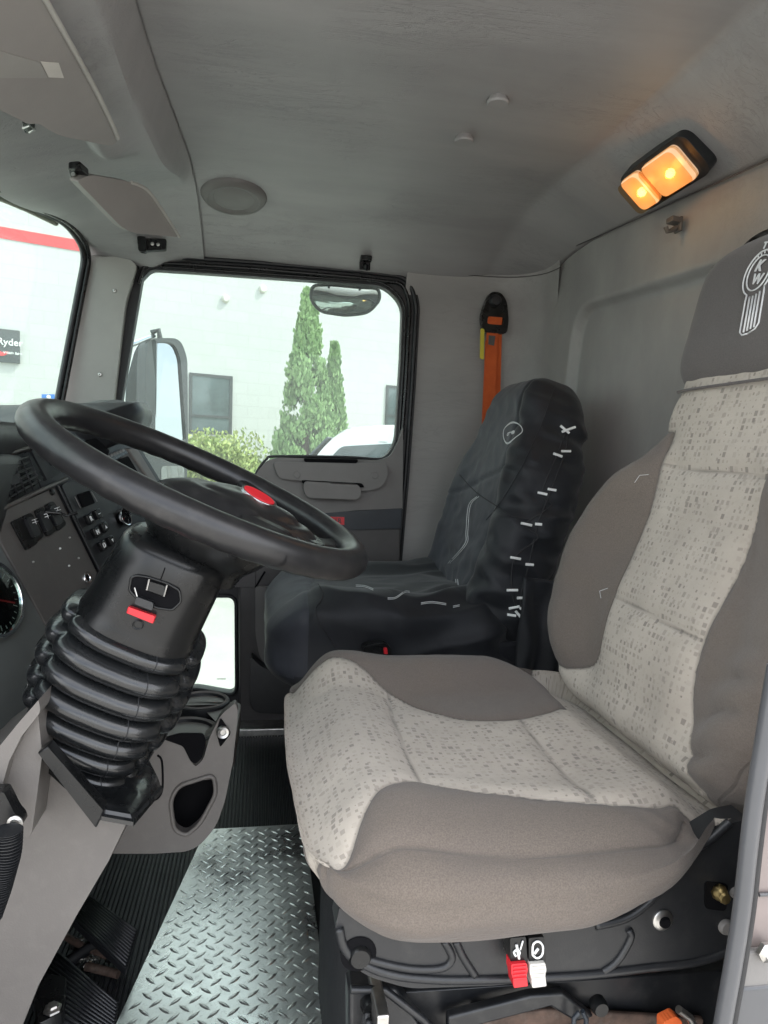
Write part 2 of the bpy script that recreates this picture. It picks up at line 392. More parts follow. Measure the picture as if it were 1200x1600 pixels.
def line_d(x, y, pl):
    best = 1e9
    for (xi, yi), (xj, yj) in zip(pl[:-1], pl[1:]):
        dx, dy = xj-xi, yj-yi; l = dx*dx+dy*dy or 1e-12; t = max(0, min(1, ((x-xi)*dx+(y-yi)*dy)/l))
        best = min(best, (x-xi-t*dx)**2+(y-yi-t*dy)**2)
    return math.sqrt(best)
def ss(a, b, x):
    t = max(0, min(1, (x-a)/(b-a))); return t*t*(3-2*t)
def struct(o, name=None): o['kind'] = 'structure'; return o
rng = random.Random(7)
# ================================================================== THE SETTING
GZ = -.75
bm_ground = mk('ground', [(-70,-40,GZ),(70,-40,GZ),(70,90,GZ),(-70,90,GZ)], [(0,1,2,3)], 'concrete', smooth=False); struct(bm_ground)
# ---- cab floor, bulkhead
struct(box('floor', (-.72,.40,-.06), (.90,2.24,0), 'rubber', bevel=0))
struct(box('firewall', (-.80,.40,-.06), (-.70,2.26,.86), 'plastic', bevel=0))
# ---- ceiling
def xe(y): return -.205+.030*ss(1.2,1.95,y)
def edge_z(y): return 1.424+.08*(y-1.16)
def zc(x, y):
    z = 1.56 - .012*math.sin(x*7+y*2)*.3
    z -= .006*ss(.95, 1.2, y)*ss(-.1, .1, x) 
    if x > .70: t = (x-.70)/.18; z = z*(1-t)+edge_z(y)*t
    fy = max(0, (y-1.72)/.50); ny = max(0, (.90-y)/.45)
    return z-.125*fy**2.3*(1-.3*ss(.6,.88,x))-.12*ny**2.3
ceil = gridmesh('ceiling', lambda u, v: (lambda x0, y: Vector((x0+u*(.881-x0), y, zc(x0+u*(.881-x0), y))))(xe(.42+v*1.82), .42+v*1.82), 90, 110, 'liner', solid=-.02); struct(ceil)
def xfront(y): yy = y if y > 1.35 else 2.70-y; return -.9336+.096*yy+.16*1.41
def zh(x, y):
    """overhead header: a dark step face, a padded roll, a shallow visor recess, then down to the windscreen"""
    d = xe(y)-x; L = .085*(1-ss(1.55,1.98,y)); Rr = .040*(1-ss(1.46,1.58,y)); base = 1.563-L*min(1, max(0,d)/.028)
    f = (d-.028)/.075; z = base
    if f > 0: z -= Rr*ss(-.1,1,f)-.052*ss(1,1.6,f)*(1-ss(1.46,1.58,y)); s = ss(0,1,(d-.03)/(xe(y)-.03-xfront(y))); z = z*(1-s)+(1.402+.068*ss(1.62,2.1,y))*s
    fz = max(0, (y-1.72)/.50); ny = max(0, (.90-y)/.45); return z-.125*fz**2.3*(1-ss(-.3,-.5,x)*.7)-.12*ny**2.3*.5
def hp(u, v): y = .42+v*1.80; x = xe(y)+.003-u*(xe(y)+.003-xfront(y)); return Vector((x, y, zh(x, y)))
header = gridmesh('overhead_header', hp, 150, 150, 'liner', solid=.01, ang=40); struct(header)
roof = box('cab_roof', (-.54,.38,1.60), (.95,2.30,1.64), 'white_body', bevel=.01); struct(roof)
# ---- rear wall with its pressed recess
GR = rnd([(P(a,b,X=.88).y, P(a,b,X=.88).z) for a, b in [(905,490),(1095,430)]][::1]+[], 0) if False else None
p1, p2, p3 = P(905,490,X=.88), P(1095,430,X=.88), P(885,600,X=.88)
recess = rnd([(p3.y+.005, .25), (p3.y, p3.z), (1.92, 1.31), (p2.y, p2.z+.008), (.70, 1.245), (.66, .25)], .09, 6)
def wall_pt(u, v):
    y = .42+u*1.70; z = v*edge_z(y)
    d = poly_sd(y, z, recess)
    x = .88+.026*ss(-.010, .012, d)
    return Vector((x, y, z))
back = gridmesh('back_wall', wall_pt, 230, 190, 'wallvinyl'); struct(back)
struct(box('cab_rear_panel', (.925,.38,-.06), (.94,2.30,1.60), 'white_body', bevel=0))
# ---- far side wall behind the passenger door, rounded into the rear wall
plan = cat_rom([(.440,2.226),(.50,2.228),(.60,2.228),(.70,2.228),(.78,2.215),(.84,2.18),(.872,2.13),(.882,2.06)], 8, False)
def side_pt(u, v):
    k = u*(len(plan)-1); i = min(int(k), len(plan)-2); f = k-i
    x = plan[i][0]*(1-f)+plan[i+1][0]*f; y = plan[i][1]*(1-f)+plan[i+1][1]*f
    top = 1.47; z = v*top
    # upper edge leans in towards the ceiling
    lean = ss(1.33, 1.47, z)*.04
    return Vector((x-lean*.4*ss(.6,.85,x), y-lean, z))
sw = gridmesh('side_wall', side_pt, 60, 70, 'wallvinyl'); struct(sw)
struct(box('cab_side_panel', (.48,2.245,-.06), (.94,2.28,1.60), 'white_body', bevel=0))
struct(box('cab_side_header', (-.46,2.235,1.425), (.50,2.28,1.60), 'white_body', bevel=0))
struct(box('cab_front_corner', (-.80,2.235,-.06), (-.475,2.28,.98), 'plastic', bevel=0))
# seams: moulded lines between liner pieces
sm = join([tubeVF([P(a,b,X=.866) for a,b in cat_rom([(1260,222),(1200,250),(1100,295),(1000,340),(905,382),(845,405)],5,False)], .0017, 8),
           tubeVF([side_pt(t, .985)+Vector((0,-.004,0)) for t in [i/20 for i in range(0,21)]], .0015, 8)])
mk('liner_seam', *sm, 'doordark'); setp(bpy.data.objects['liner_seam'], kind='structure')
# raised liner buttons
for i, (a, b) in enumerate([(778,155),(725,215)]):
    c = P(a, b, Z=1.553); 
    o = lathe('liner_button', [(.001,-.012),(.019,-.012),(.021,-.009),(.020,-.004),(.017,0),(.016,.010)], (c.x, c.y, zc(c.x,c.y)-.001), (0,0,1), 'liner', seg=28)
    setp(o, ['round vinyl covered button on the ceiling, the one nearer the open driver side', 'round vinyl covered button on the ceiling, the smaller looking one nearer the passenger side'][i], 'button', 'covered buttons in the headliner')
# ---- windscreen (far half seen, near half mirrored), seal, trim
WN = Vector((1, -.096, -.16)); WD = -.9336
gl = rnd([(-75,262),(0,300),(104,348),(134,392),(84,655),(-75,720)], 26, 6)
gw = [P(a, b, pl=(WN, WD)) for a, b in gl]
ws = thing('windshield', 'tinted windscreen in a black rubber seal beside the grey pillar trim', 'windscreen', (-.55,1.7,1.1))
def mirY(p): return Vector((p.x, 2.70-p.y, p.z))
def wsx(y, z): return WD+.096*y+.16*z
oc = [(1.35,.86),(2.17,.86),(2.17,1.50),(1.35,1.50)]
G = rnd([(1.35,.89,0),(2.12,.93),(gw[10].y,gw[10].z) if False else (2.145,1.41),(1.35,1.395,0)], .06, 6)
# glass pane = surveyed outline, extended to the cab centre line
Lf = sorted(gw, key=lambda p: 0)
pane = [p for p in gw if p.y > 1.36]
far_pane = [Vector((wsx(1.35,1.395),1.35,1.395))]+pane+[Vector((wsx(1.35,.90),1.35,.90))]
slab('pane', far_pane, (-.005,0,0), 'glass', ws)
slab('pane', [mirY(p) for p in far_pane], (-.005,0,0), 'glass', ws)
tube('seal', pane, .0085, 'rubber', ws, seg=10); tube('seal', [mirY(p) for p in pane], .0085, 'rubber', ws, seg=10)
tube('seal', [p+Vector((.013,.004 if p.y>1.8 else 0,0)) for p in pane], .007, 'satin', ws, seg=10)
tube('trim_strip', [P(a,b,pl=(WN,WD))+Vector((-.012,0,.004)) for a,b in [(-60,285),(0,309),(50,330),(95,352)]], .007, 'trim_tan', ws)
# pillar trim with two screws
pt = thing('pillar_trim', 'pale grey windscreen pillar trim fixed with two small screws', 'pillar trim', P(140,500,Y=2.19))
pp = rnd([(140,399,4),(200,402,10),(214,415,6),(196,470,20),(176,640,0),(86,640,0),(100,560,0),(133,440,14)], 10, 4)
slab('cover', PX(pp, Y=2.185), (0,.03,0), 'pillar', pt, bevel=.005)
for a, b in [(179,454),(156,585)]:
    c = P(a, b, Y=2.184)
    s = lathe('screw', [(.001,.0035),(.0045,.003),(.0055,0),(.0062,-.001),(.0062,-.004)], c, (0,-1,0), 'steel', pt, seg=20)
    lathe('screw_recess', [(.001,.0042),(.0018,.0042),(.0018,.002)], c, (0,-1,0), 'hole', s, seg=6)
# outer panel outside the pillar trim, keeps daylight out of the gap
struct(slab('cab_pillar', PX([(145,380),(214,385),(180,650),(90,650),(100,600)], Y=2.225), (0,.04,0), 'rubber'))
# ================================================================== PASSENGER DOOR
YD = 2.215
door = thing('passenger_door', 'closed grey passenger door with large window, low vision window and navy band', 'door', (.05,YD,.05))
outer = rnd([(150,720,0),(176,600,0),(200,440,0),(212,404,14),(245,394,14),(400,404,0),(560,418,0),(640,428,30),(657,470,26),(650,600,0),(640,740,0),(628,880,0),(618,1125,0),(100,1140,0)], 14, 7)
gpx = rnd([(178,700,0),(196,590,0),(222,436,0),(236,421,16),(300,425,0),(600,446,24),(629,475,24),(626,560,0),(618,690,14),(602,716,16),(540,714,0),(432,713,14),(404,738,10),(385,785,10),(300,812,8),(176,812,0)], 18, 7)
peep = rnd([(225,934),(366,934),(367,1084),(310,1074,4),(225,1074)], 12, 6)
slab('frame', PX(outer, Y=YD), (0,.035,0), 'rubber', door, holes=[PX(gpx, Y=YD), PX(peep, Y=YD)])
wg = slab('window_glass', PX(gpx, Y=YD+.018), (0,.004,0), 'glass', door)
slab('vision_window', PX(peep, Y=YD+.018), (0,.004,0), 'glass', door)
text('glass_mark', 'TEMPERED', P(346,1061,Y=YD+.016), (1,0,0), (0,0,1), .006, 'hole', bpy.data.objects['vision_window'])
text('glass_mark', 'TEMPERED', P(598,691,Y=YD+.016), (1,0,0), (0,0,1), .006, 'hole', wg)
# rubber beads round the window opening
def offs(poly, d):
    out = []; n = len(poly)
    for i in range(n):
        a, b, c = Vector(poly[i-1]), Vector(poly[i]), Vector(poly[(i+1) % n]); t = (c-a).normalized(); out.append(tuple(b+Vector((t.y,-t.x))*d))
    return out
topo = [q for q in outer if q[1] < 1130 and q[0] > 170]
for k, (d, r) in enumerate([(-6,.007),(-16,.006)]):
    pth = offs(topo, d)[1:-1]
    tube('seal_bead', [P(a,b,Y=YD-.004) for a,b in pth], r, 'satin' if k else 'rubber', door, seg=10)
gtop = [q for q in gpx if q[1] < 705 and q[0] > 185]
tube('glass_channel', [P(a,b,Y=YD-.001) for a,b in offs(gtop, 5)[1:-1]], .0042, 'satin', door, seg=8)
# belt edge of the window (black lip along the bottom)
lip = [(620,680),(617,695),(606,712),(590,717),(540,714),(432,713),(416,718),(402,736),(384,775)]
tube('belt_seal', [P(a,b,Y=YD-.012) for a,b in cat_rom(lip,5,False)], .004, 'rubber', door)
# upper grey moulding, with the rolled top, grab recess and slot
up_ = rnd([(384,778,6),(402,737,8),(416,720,8),(434,715,8),(592,719,6),(610,713,10),(622,690,14),(630,668,0),(629,795,0),(560,797,0),(480,806,0),(400,826,0),(340,826,0)], 10, 5)
slab('upper_panel', PX(up_, Y=2.185), (0,.028,0), 'door', door, bevel=.006)
rl = rnd([(426,722,8),(604,724,8),(606,742,0),(597,762,14),(570,768,10),(478,752,0),(436,748,10)], 10, 5)
slab('top_roll', PX(rl, Y=2.158), (0,.03,0), 'door', door, bevel=.012, seg=4)
ps = rnd([(476,752),(560,757),(566,768),(560,781),(480,778),(474,764)], 9, 5)
pull = slab('pull_cup', PX(ps, Y=2.135), (0,.05,0), 'door', door, bevel=.012, seg=4)
slab('painted_pull_shadow', PX(rnd([(470,750),(566,755),(570,762),(474,757)],4,3), Y=2.1565), (0,.004,0), 'hole', pull)  # near-black strip paints the shadow along the top of the pull
slab('vent_slot', PX(rnd([(474,716),(560,718),(558,724),(476,722)], 3, 3), Y=2.157), (0,.003,0), 'hole', door)
for a, b in [(464,742),(586,743)]:
    lathe('cover_plug', [(.001,.0015),(.0095,.0015),(.0105,0),(.0105,-.002)], P(a,b,Y=2.1575), (0,-1,0), 'door', door, seg=20)
slab('navy_band', PX([(420,812),(500,802),(560,798),(628,794),(626,826),(400,832)], Y=2.183), (0,.03,0), 'band', door, bevel=.003)
bd = slab('red_badge', PX([(497,807),(538,808),(538,820),(497,820)], Y=2.181), (0,.002,0), 'red', door)
text('badge_letters', 'CE61R', P(519,814,Y=2.1795), (1,0,0), (0,0,1), .021, 'band', bd, bold=.01)
low = rnd([(290,832,0),(627,828,0),(620,1124,0),(260,1132,0),(260,832,0)], 0)
slab('lower_panel', PX([(398,826),(626,826),(619,1122),(374,1130),(374,905),(398,905)], Y=2.19), (0,.024,0), 'doordark', door, bevel=.004)
slab('lower_panel', PX([(200,826),(400,826),(400,918),(200,918)], Y=2.188), (0,.024,0), 'doordark', door, bevel=.003)
tube('panel_groove', [P(a,b,Y=2.187) for a,b in [(414,893),(399,918)]], .003, 'hole', door)
slab('window_surround', PX([(372,918),(398,918),(392,1128),(374,1132)], Y=2.196), (0,.018,0), 'doordark', door, bevel=.003)
tube('vision_seal', [P(a,b,Y=YD-.004) for a,b in offs(peep, 3)], .006, 'rubber', door, closed=True, seg=8)
slab('pocket_panel', PX(rnd([(399,917,4),(480,917,0),(480,1062,0),(428,1054,14),(406,1030,16),(399,990,10)], 8, 5), Y=2.176), (0,.02,0), 'door', door, bevel=.005)
slab('map_pocket', PX(rnd([(392,1026,6),(408,1042,8),(430,1050,6),(485,1050,0),(485,1118,0),(400,1114,12),(390,1100,8)], 8, 5), Y=2.13), (0,.07,0), 'plastic', door, bevel=.010)
box('sill_plate', (P(374,1130,Z=.03).x,2.12,-.001), (P(470,1123,Z=.03).x+.35,2.21,.028), 'steel', door, bevel=.004)
# ================================================================== SMALL THINGS ON THE WALLS
def hook(pos, nrm, name='coat_hook', label='', mat='satin', s=1.0):
    n = Vector(nrm).normalized(); r = n.cross(Vector((0,0,1))).normalized(); u = Vector((0,0,1)); p = Vector(pos)
    t = thing(name, label, 'coat hook', p, 'small hooks on the cab liner')
    obox('base_plate', p+n*.003, r*.011*s, n*.003, u*.013*s, mat, t, bevel=.002)
    obox('stop', p+n*.012*s+u*.006*s, r*.011*s, n*.010*s, u*.005*s, mat, t, bevel=.002)
    tube('prong', [p+n*.004-u*.004, p+n*.016*s-u*.012*s, p+n*.024*s-u*.016*s, p+n*.028*s-u*.008*s], .0042*s, mat, t)
    return t
hook(P(1062,352,X=.868), (-1,0,.1), label='small brown hook on the rear wall below the lit dome lamp', mat='dash', s=1.15)
hook(P(570,412,Y=2.165), (0,-1,0), label='small dark hook above the top right of the passenger window', s=1.5)
t = thing('window_catch', 'black bracket at the top left corner of the passenger door frame', 'bracket', P(240,380,Y=2.10))
slab('plate', PX(rnd([(216,372),(260,373),(259,390),(218,392)],3,3), Y=2.105), (0,.02,0), 'satin', t, bevel=.003)
slab('lug', PX(rnd([(214,368),(228,370),(229,394),(216,392)],4,3), Y=2.09), (0,.02,0), 'satin', t, bevel=.003)
for a,b in [(238,381),(247,382)]: lathe('screw', [(.001,.003),(.0045,.002),(.005,0)], P(a,b,Y=2.104), (0,-1,0), 'steel', t, seg=14)
# speaker in the ceiling cove
sc = P(365,343,Z=1.478); e = .02
def cn(x, y, f=zc): 
    v = Vector((-(f(x+e,y)-f(x-e,y))/(2*e), -(f(x,y+e)-f(x,y-e))/(2*e), 1)).normalized(); return -v
sc = Vector((sc.x, sc.y, zc(sc.x, sc.y))); sn = cn(sc.x, sc.y)
t = thing('ceiling_speaker', 'round grey speaker grille in the ceiling above the passenger window', 'speaker', sc)
lathe('bezel', [(.060,.012),(.066,.017),(.078,.013),(.085,.004),(.086,-.006)], sc, sn, 'door', t, seg=56)
lathe('grille', [(.001,.018),(.03,.017),(.05,.013),(.060,.009),(.060,.002)], sc, sn, 'door', t, seg=48)
# ---- dome lamp, lit
dc = P(1040,268,X=.79); dn = Vector((-.62,-.14,-.77)).normalized(); dl = Vector((-.08,1,-.03)).normalized(); dl = (dl-dn*dl.dot(dn)).normalized(); dw = dn.cross(dl).normalized()
dome = thing('dome_lamp', 'lit amber dome lamp with two lenses in a dark housing', 'dome lamp', dc)
def dpt(a, b, h=0): return dc+dl*a*.86+dw*b*.86+dn*h
def rrect(a0, a1, b0, b1, r, h): return [dpt(x, y, h) for x, y in rnd([(a0,b0),(a1,b0),(a1,b1),(a0,b1)], r, 7)]
hz = slab('housing', rrect(-.115,.115,-.055,.055,.03,.012), -dn*.034, 'plastic', dome, holes=[rrect(-.085,.030,-.046,.046,.018,.012), rrect(.038,.108,-.046,.046,.018,.012)], bevel=.005)
def glow():
    t_ = NT('amber_lit_reflector'); o = t_.co(); n = t_.noise(o, 22, 3)
    t_.set(color=(.80,.62,.45), rough=.25, ecol=t_.mix(t_.ramp(n,.3,.7), (.80,.42,.20), (1,.76,.54)), emit=.17); return t_.m
M['glow'] = glow(); tb = NT('bulb'); M['bulb'] = tb.set(color=(1,.7,.2), ecol=(1,.55,.08), emit=1.9)
for a0, a1, ac in ((-.085,.030,-.028),(.038,.108,.073)):
    l = slab('reflector', rrect(a0,a1,-.046,.046,.018,.020), -dn*.018, 'glow', dome, bevel=.006)
    slab('lens', rrect(a0+.001,a1-.001,-.045,.045,.018,.034), -dn*.003, 'lens', dome, bevel=.002)
    tube('lens_rib', rrect(a0,a1,-.046,.046,.018,.018), .0022, 'lens', l, closed=True, seg=8)
    lathe('bulb', [(.001,.008),(.0035,.006),(.005,0),(.0045,-.006),(.002,-.009)], dpt(ac,.004,.023), dl, 'bulb', dome, seg=16)
    pl_ = bpy.data.lights.new('bulb_light', 'POINT'); pl_.energy = .035; pl_.color = (1,.55,.2); pl_.shadow_soft_size = .01
    po = bpy.data.objects.new('bulb_light', pl_); COL.objects.link(po); po.location = dpt(ac,.004,.05)-dome.location; po.parent = dome
# ---- seat belt
BX = .775
belt = thing('seat_belt', 'orange seat belt hanging from a black guide on the rear corner wall', 'seat belt', P(775,480,Y=2.19))
def strip(pl, w, th=.0016):
    """pl: (px,py,Y) centre line, w in px"""
    V = []; 
    for a, b, y in pl: 
        for s in (-1,1): V.append(P(a+s*w, b, Y=y))
    n = len(pl); V2 = [v+Vector((0,th,0)) for v in V]; F = []
    for i in range(n-1):
        a = 2*i; F += [(a,a+1,a+3,a+2), (2*n+a,2*n+a+2,2*n+a+3,2*n+a+1), (a,a+2,2*n+a+2,2*n+a), (a+1,2*n+a+1,2*n+a+3,a+3)]
    return V+V2, F
sv, sf = join([strip([(771,500,2.165),(769,530,2.17),(766,600,2.17),(762,690,2.16),(757,780,2.13)], 9), strip([(776,495,2.176),(775,530,2.18),(773,610,2.18),(770,700,2.17)], 9)])
wb = mk('webbing', sv, sf, 'orange', belt, smooth=False)
tube('edge_fold', [P(a,b,Y=2.163) for a,b in [(759,532),(756,600),(752,690)]], .0014, 'orange', wb, seg=6)
gd = [(760,470),(766,456),(782,456),(792,470),(795,500),(792,522),(754,519),(752,492)]
slab('guide', PX(rnd(gd,7,5), Y=2.165), (0,.022,0), 'satin', belt, holes=[PX(rnd([(762,494),(787,496),(786,508),(761,506)],4,3), Y=2.165)], bevel=.003)
lathe('pivot_cover', [(.001,.012),(.014,.011),(.019,.004),(.021,-.01)], P(774,470,Y=2.16), (0,-1,0), 'plastic', belt, seg=28)
v, f = strip([(774,494,2.168),(772,514,2.168)], 11); mk('webbing', v, f, 'orange', belt, smooth=False)
slab('yellow_tag', PX(rnd([(751,513),(757,514),(756,562),(750,560)],2,2), Y=2.155), (0,.003,0), 'yellow', belt)
slab('stitched_label', PX([(764,524),(774,525),(772,540),(763,538)], Y=2.160), (0,.002,0), 'dash', belt)
# ---- sun visors
def visor(name, label, px, Zf, tiltpts, sock):
    t = thing(name, label, 'sun visor', sum(tiltpts, Vector())/len(tiltpts), 'vinyl sun visors folded up under the header')
    return t
def plane3(a, b, c):
    n = (b-a).cross(c-a).normalized(); return n, n.dot(a)
n1, d1 = plane3(P(0,170,Z=1.325), P(185,225,Z=1.393), P(60,0,Z=1.403))
v1 = rnd([(-60,150,0),(0,172,30),(45,195,20),(60,193,6),(90,212,20),(176,229,16),(188,216,14),(150,140,0),(62,-30,0),(-10,-190,0),(-90,-190,0)], 14, 5)
V1 = [P(a,b,pl=(n1,d1)) for a,b in v1]
if n1.z > 0: n1 = -n1; 
t = thing('sun_visor', 'large driver side sun visor with a small mirror flap and a black clip', 'sun visor', V1[0], 'vinyl sun visors folded up under the header')
slab('pad', V1, -n1*.022, 'visor', t, bevel=.007, seg=4)
dd = n1.dot(V1[0])
tube('piping', [P(a,b,pl=(n1,dd+.001)) for a,b in cat_rom([(60,-20),(105,60),(150,142),(180,205),(184,216)],5,False)], .0038, 'piping', t)
slab('label_patch', [P(a,b,pl=(n1,dd+.0012)) for a,b in [(64,97),(92,99),(100,122),(76,121)]], -n1*.001, 'whitep', t, bevel=.0)
slab('mirror_flap', [P(a,b,pl=(n1,dd+.0012)) for a,b in rnd([(-30,75),(0,80),(62,98),(76,122),(0,122),(-30,115)],4,2)], -n1*.001, 'pillar', t)
ck = thing('visor_clip', 'small black clip at the lower edge of the driver sun visor', 'visor clip', P(42,200,Z=1.37))
slab('clip_plate', [P(a,b,Z=1.365) for a,b in rnd([(34,192),(56,194),(52,208),(38,208)],4,3)], (0,0,.015), 'satin', ck, bevel=.002)
tube('clip_wire', [P(a,b,Z=1.362) for a,b in [(36,200),(46,196),(54,203),(46,207)]], .0018, 'steel', ck, seg=8)
n2, d2 = plane3(P(130,275,Z=1.365), P(280,372,Z=1.365), P(205,365,Z=1.32))
if n2.z > 0: n2, d2 = -n2, -d2
v2 = rnd([(120,283,6),(140,273,12),(205,284,20),(232,298,16),(281,371,8),(208,364,8),(190,355,10)], 8, 5)
V2 = [P(a,b,pl=(n2,d2)) for a,b in v2]
t = thing('sun_visor', 'small passenger side sun visor hinged above the windscreen corner', 'sun visor', V2[0], 'vinyl sun visors folded up under the header')
slab('pad', V2, -n2*.018, 'visor', t, bevel=.006, seg=4)
tube('piping', [P(a,b,pl=(n2,d2)) for a,b in cat_rom([(205,285),(230,297),(255,331),(280,370)],5,False)], .0034, 'piping', t)
pv = thing('visor_pivot', 'black pivot bracket holding the passenger sun visor', 'visor pivot', P(120,275,Z=1.375))
slab('bracket', [P(a,b,Z=1.37) for a,b in rnd([(106,264),(124,262),(140,276),(128,285),(112,282)],4,3)], (0,0,.012), 'satin', pv, bevel=.003)
tube('rod', [P(a,b,Z=1.366) for a,b in [(114,272),(122,278),(134,279)]], .004, 'steel', pv)
# ================================================================== SEATS
def rbox(name, h, r, n, warp, mat, parent=None, seamf=None, uvf=None, **kw):
    """rounded block (welded cube-sphere grid) then shaped by warp(q, d) ; seamf/uvf use the unwarped point"""
    hx, hy, hz = h; key = {}; V = []; Q = []; F = []
    def add(p):
        k = tuple(round(c, 6) for c in p)
        if k in key: return key[k]
        x = [p[0]*hx, p[1]*hy, p[2]*hz]; inn = [max(-(H-rr), min(H-rr, c)) for c, H, rr in zip(x, h, r)]
        d = Vector([(c-i)/rr for c, i, rr in zip(x, inn, r)]); 
        if d.length > 0: d.normalize()
        q = Vector([i+d_*rr for i, d_, rr in zip(inn, d, r)]); key[k] = len(V); V.append(warp(q.copy(), d)); Q.append((q, d)); return key[k]
    nx, ny, nz = n
    def dist(m, H, rr):     # denser near the rounded ends
        out = []
        for i in range(m+1):
            out.append(-1+2*i/m)
        return out
    gx, gy, gz = dist(nx,hx,r[0]), dist(ny,hy,r[1]), dist(nz,hz,r[2])
    for s in (-1, 1):
        for A, B, mkp in ((gx, gy, lambda a,b: (a,b,s)), (gx, gz, lambda a,b: (a,s,b)), (gy, gz, lambda a,b: (s,a,b))):
            I = [[add(mkp(a,b)) for b in B] for a in A]
            for i in range(len(A)-1):
                for j in range(len(B)-1): F.append((I[i][j], I[i+1][j], I[i+1][j+1], I[i][j+1]))
    o = mk(name, V, F, mat, parent, **kw); me = o.data
    if seamf:
        a = me.attributes.new('seam', 'FLOAT', 'POINT'); b = me.attributes.new('stitch', 'FLOAT', 'POINT')
        for i, (q, d) in enumerate(Q): s1, s2 = seamf(q, d); a.data[i].value = s1; b.data[i].value = s2
    if uvf:
        uv = me.uv_layers.new(name='cloth'); U = [uvf(q, d) for q, d in Q]
        for lp in me.loops: uv.data[lp.index].uv = U[lp.vertex_index]
    return o
def fb(p, s, o=3): return noise.fractal(Vector(p)*s, .6, 2.1, o)
YS = .87
seat = thing('driver_seat', 'pale flecked cloth driver seat with taupe bolsters and a stitched dark head cover', 'truck seat', (.32,YS,.30))
# ---- cushion
CH = (.250, .292, .068); CR = (.085, .10, .058); CC = Vector((.300, YS, .458))
cpale = cat_rom([(.463,1.03),(.466,.990),(.446,.955),(.387,.921),(.311,.918),(.256,.952),(.194,1.020),(.161,1.056),(.120,1.078),(.085,1.090),(.04,1.10)],4,False)[:-1] + \
    [(-.05,1.12),(-.06,.9),(-.02,.62),(.035,.592)] + cat_rom([(.055,.592),(.075,.605),(.102,.647),(.135,.692),(.175,.716),(.215,.703),(.250,.686),(.330,.656),(.401,.640),(.450,.628)],4,False) + [(.47,.60),(.47,.40),(.70,.40),(.70,1.4),(.475,1.4),(.47,1.09)]
cst1 = cat_rom([(.200,1.02),(.188,.93),(.184,.857),(.179,.716)],5,False); cst2 = cat_rom([(.372,.92),(.366,.86),(.359,.75),(.352,.652)],5,False)
cst3 = [(.02,.588),(.075,.588),(.16,.585),(.30,.580),(.42,.579),(.445,.60)]
def cuv(q, d):
    g = q+CC; drop = max(0, CH[2]-.0-q.z); ax, ay = abs(d.x), abs(d.y); tot = ax+ay+1e-6
    k = 1 if q.z < CH[2]-1e-5 else 0
    u = g.x-(drop*ax/tot*k if d.x < 0 else -drop*ax/tot*k); v = g.y+(1 if d.y > 0 else -1)*drop*ay/tot*k
    return u, v
def cseam(q, d):
    u, v = cuv(q, d); return poly_sd(u, v, cpale), min(line_d(u, v, cst1), line_d(u, v, cst2), line_d(u, v, cst3))
def cwarp(q, d):
    x = q.x+CC.x; yy = q.y; top = ss(-.01, .05, q.z)
    a = abs(yy)
    bol = ss(.13, .215, a)*(1-.35*ss(.235,.29,a))*ss(.03,.12,x)*(1-ss(.37,.47,x))
    z = q.z+CC.z + top*((.030 if yy > 0 else .006)*bol - .010*math.exp(-((x-.30)/.16)**2)*(1-ss(.1,.2,a)))
    z -= top*.010*(1-ss(.05,.13,x))                                    # front roll
    z += top*.012*math.exp(-((x-.135)/.06)**2)
    # underside follows the pan: lifts at both ends
    bt = 1-top; z += bt*(.022+.022*ss(.16,.05,x)+.045*ss(.30,.46,x)) - .030*top*ss(.435,.50,x)
    # behind the bolsters the cushion is narrower
    nar = ss(.39,.48,x); y = yy*(1-.14*nar)
    y += (.010*(1 if yy > 0 else -1))*math.exp(-((x-.25)/.16)**2)*ss(.2,.29,a)   # bulging side
    x += .010*math.exp(-(yy/.2)**2)*(-1)*ss(-.2,-.262,q.x)
    # stitched lines pull the cloth in; crease lines along the side
    u, v = cuv(q, d); s1 = min(abs(poly_sd(u, v, cpale)), line_d(u, v, cst1), line_d(u, v, cst2), line_d(u, v, cst3))
    pin = .0035*math.exp(-(s1/.006)**2)+.003*math.exp(-(s1/.018)**2)
    nrm = Vector((d.x, d.y, max(d.z, .0)+.0)); nrm = nrm.normalized() if nrm.length > .1 else Vector((0,0,1))
    out = Vector((x, y+CC.y, z))-nrm*pin
    side = ss(.24,.285,a)
    w = side*(.0018*fb((x*1.2, 3.1+yy*0, z*14), 3.0)+.0020*math.sin(z*150+x*6+3*fb((x,0,z),5))*ss(.35,.7,noise.noise(Vector((x*3,1,z*9)))+.5))
    w += .0018*fb((x,yy,z),9)*(1-side)
    # gathers at the rear end of the near bolster
    gth = math.exp(-((x-.42)/.035)**2)*ss(.17,.24,a)*top; w += gth*.0018*math.sin((x*.6+z*1.3)*260+6*fb((x,yy,z),7))
    return out+nrm*w
rbox('cushion', CH, CR, (92,100,26), cwarp, 'fabric', seat, cseam, cuv)
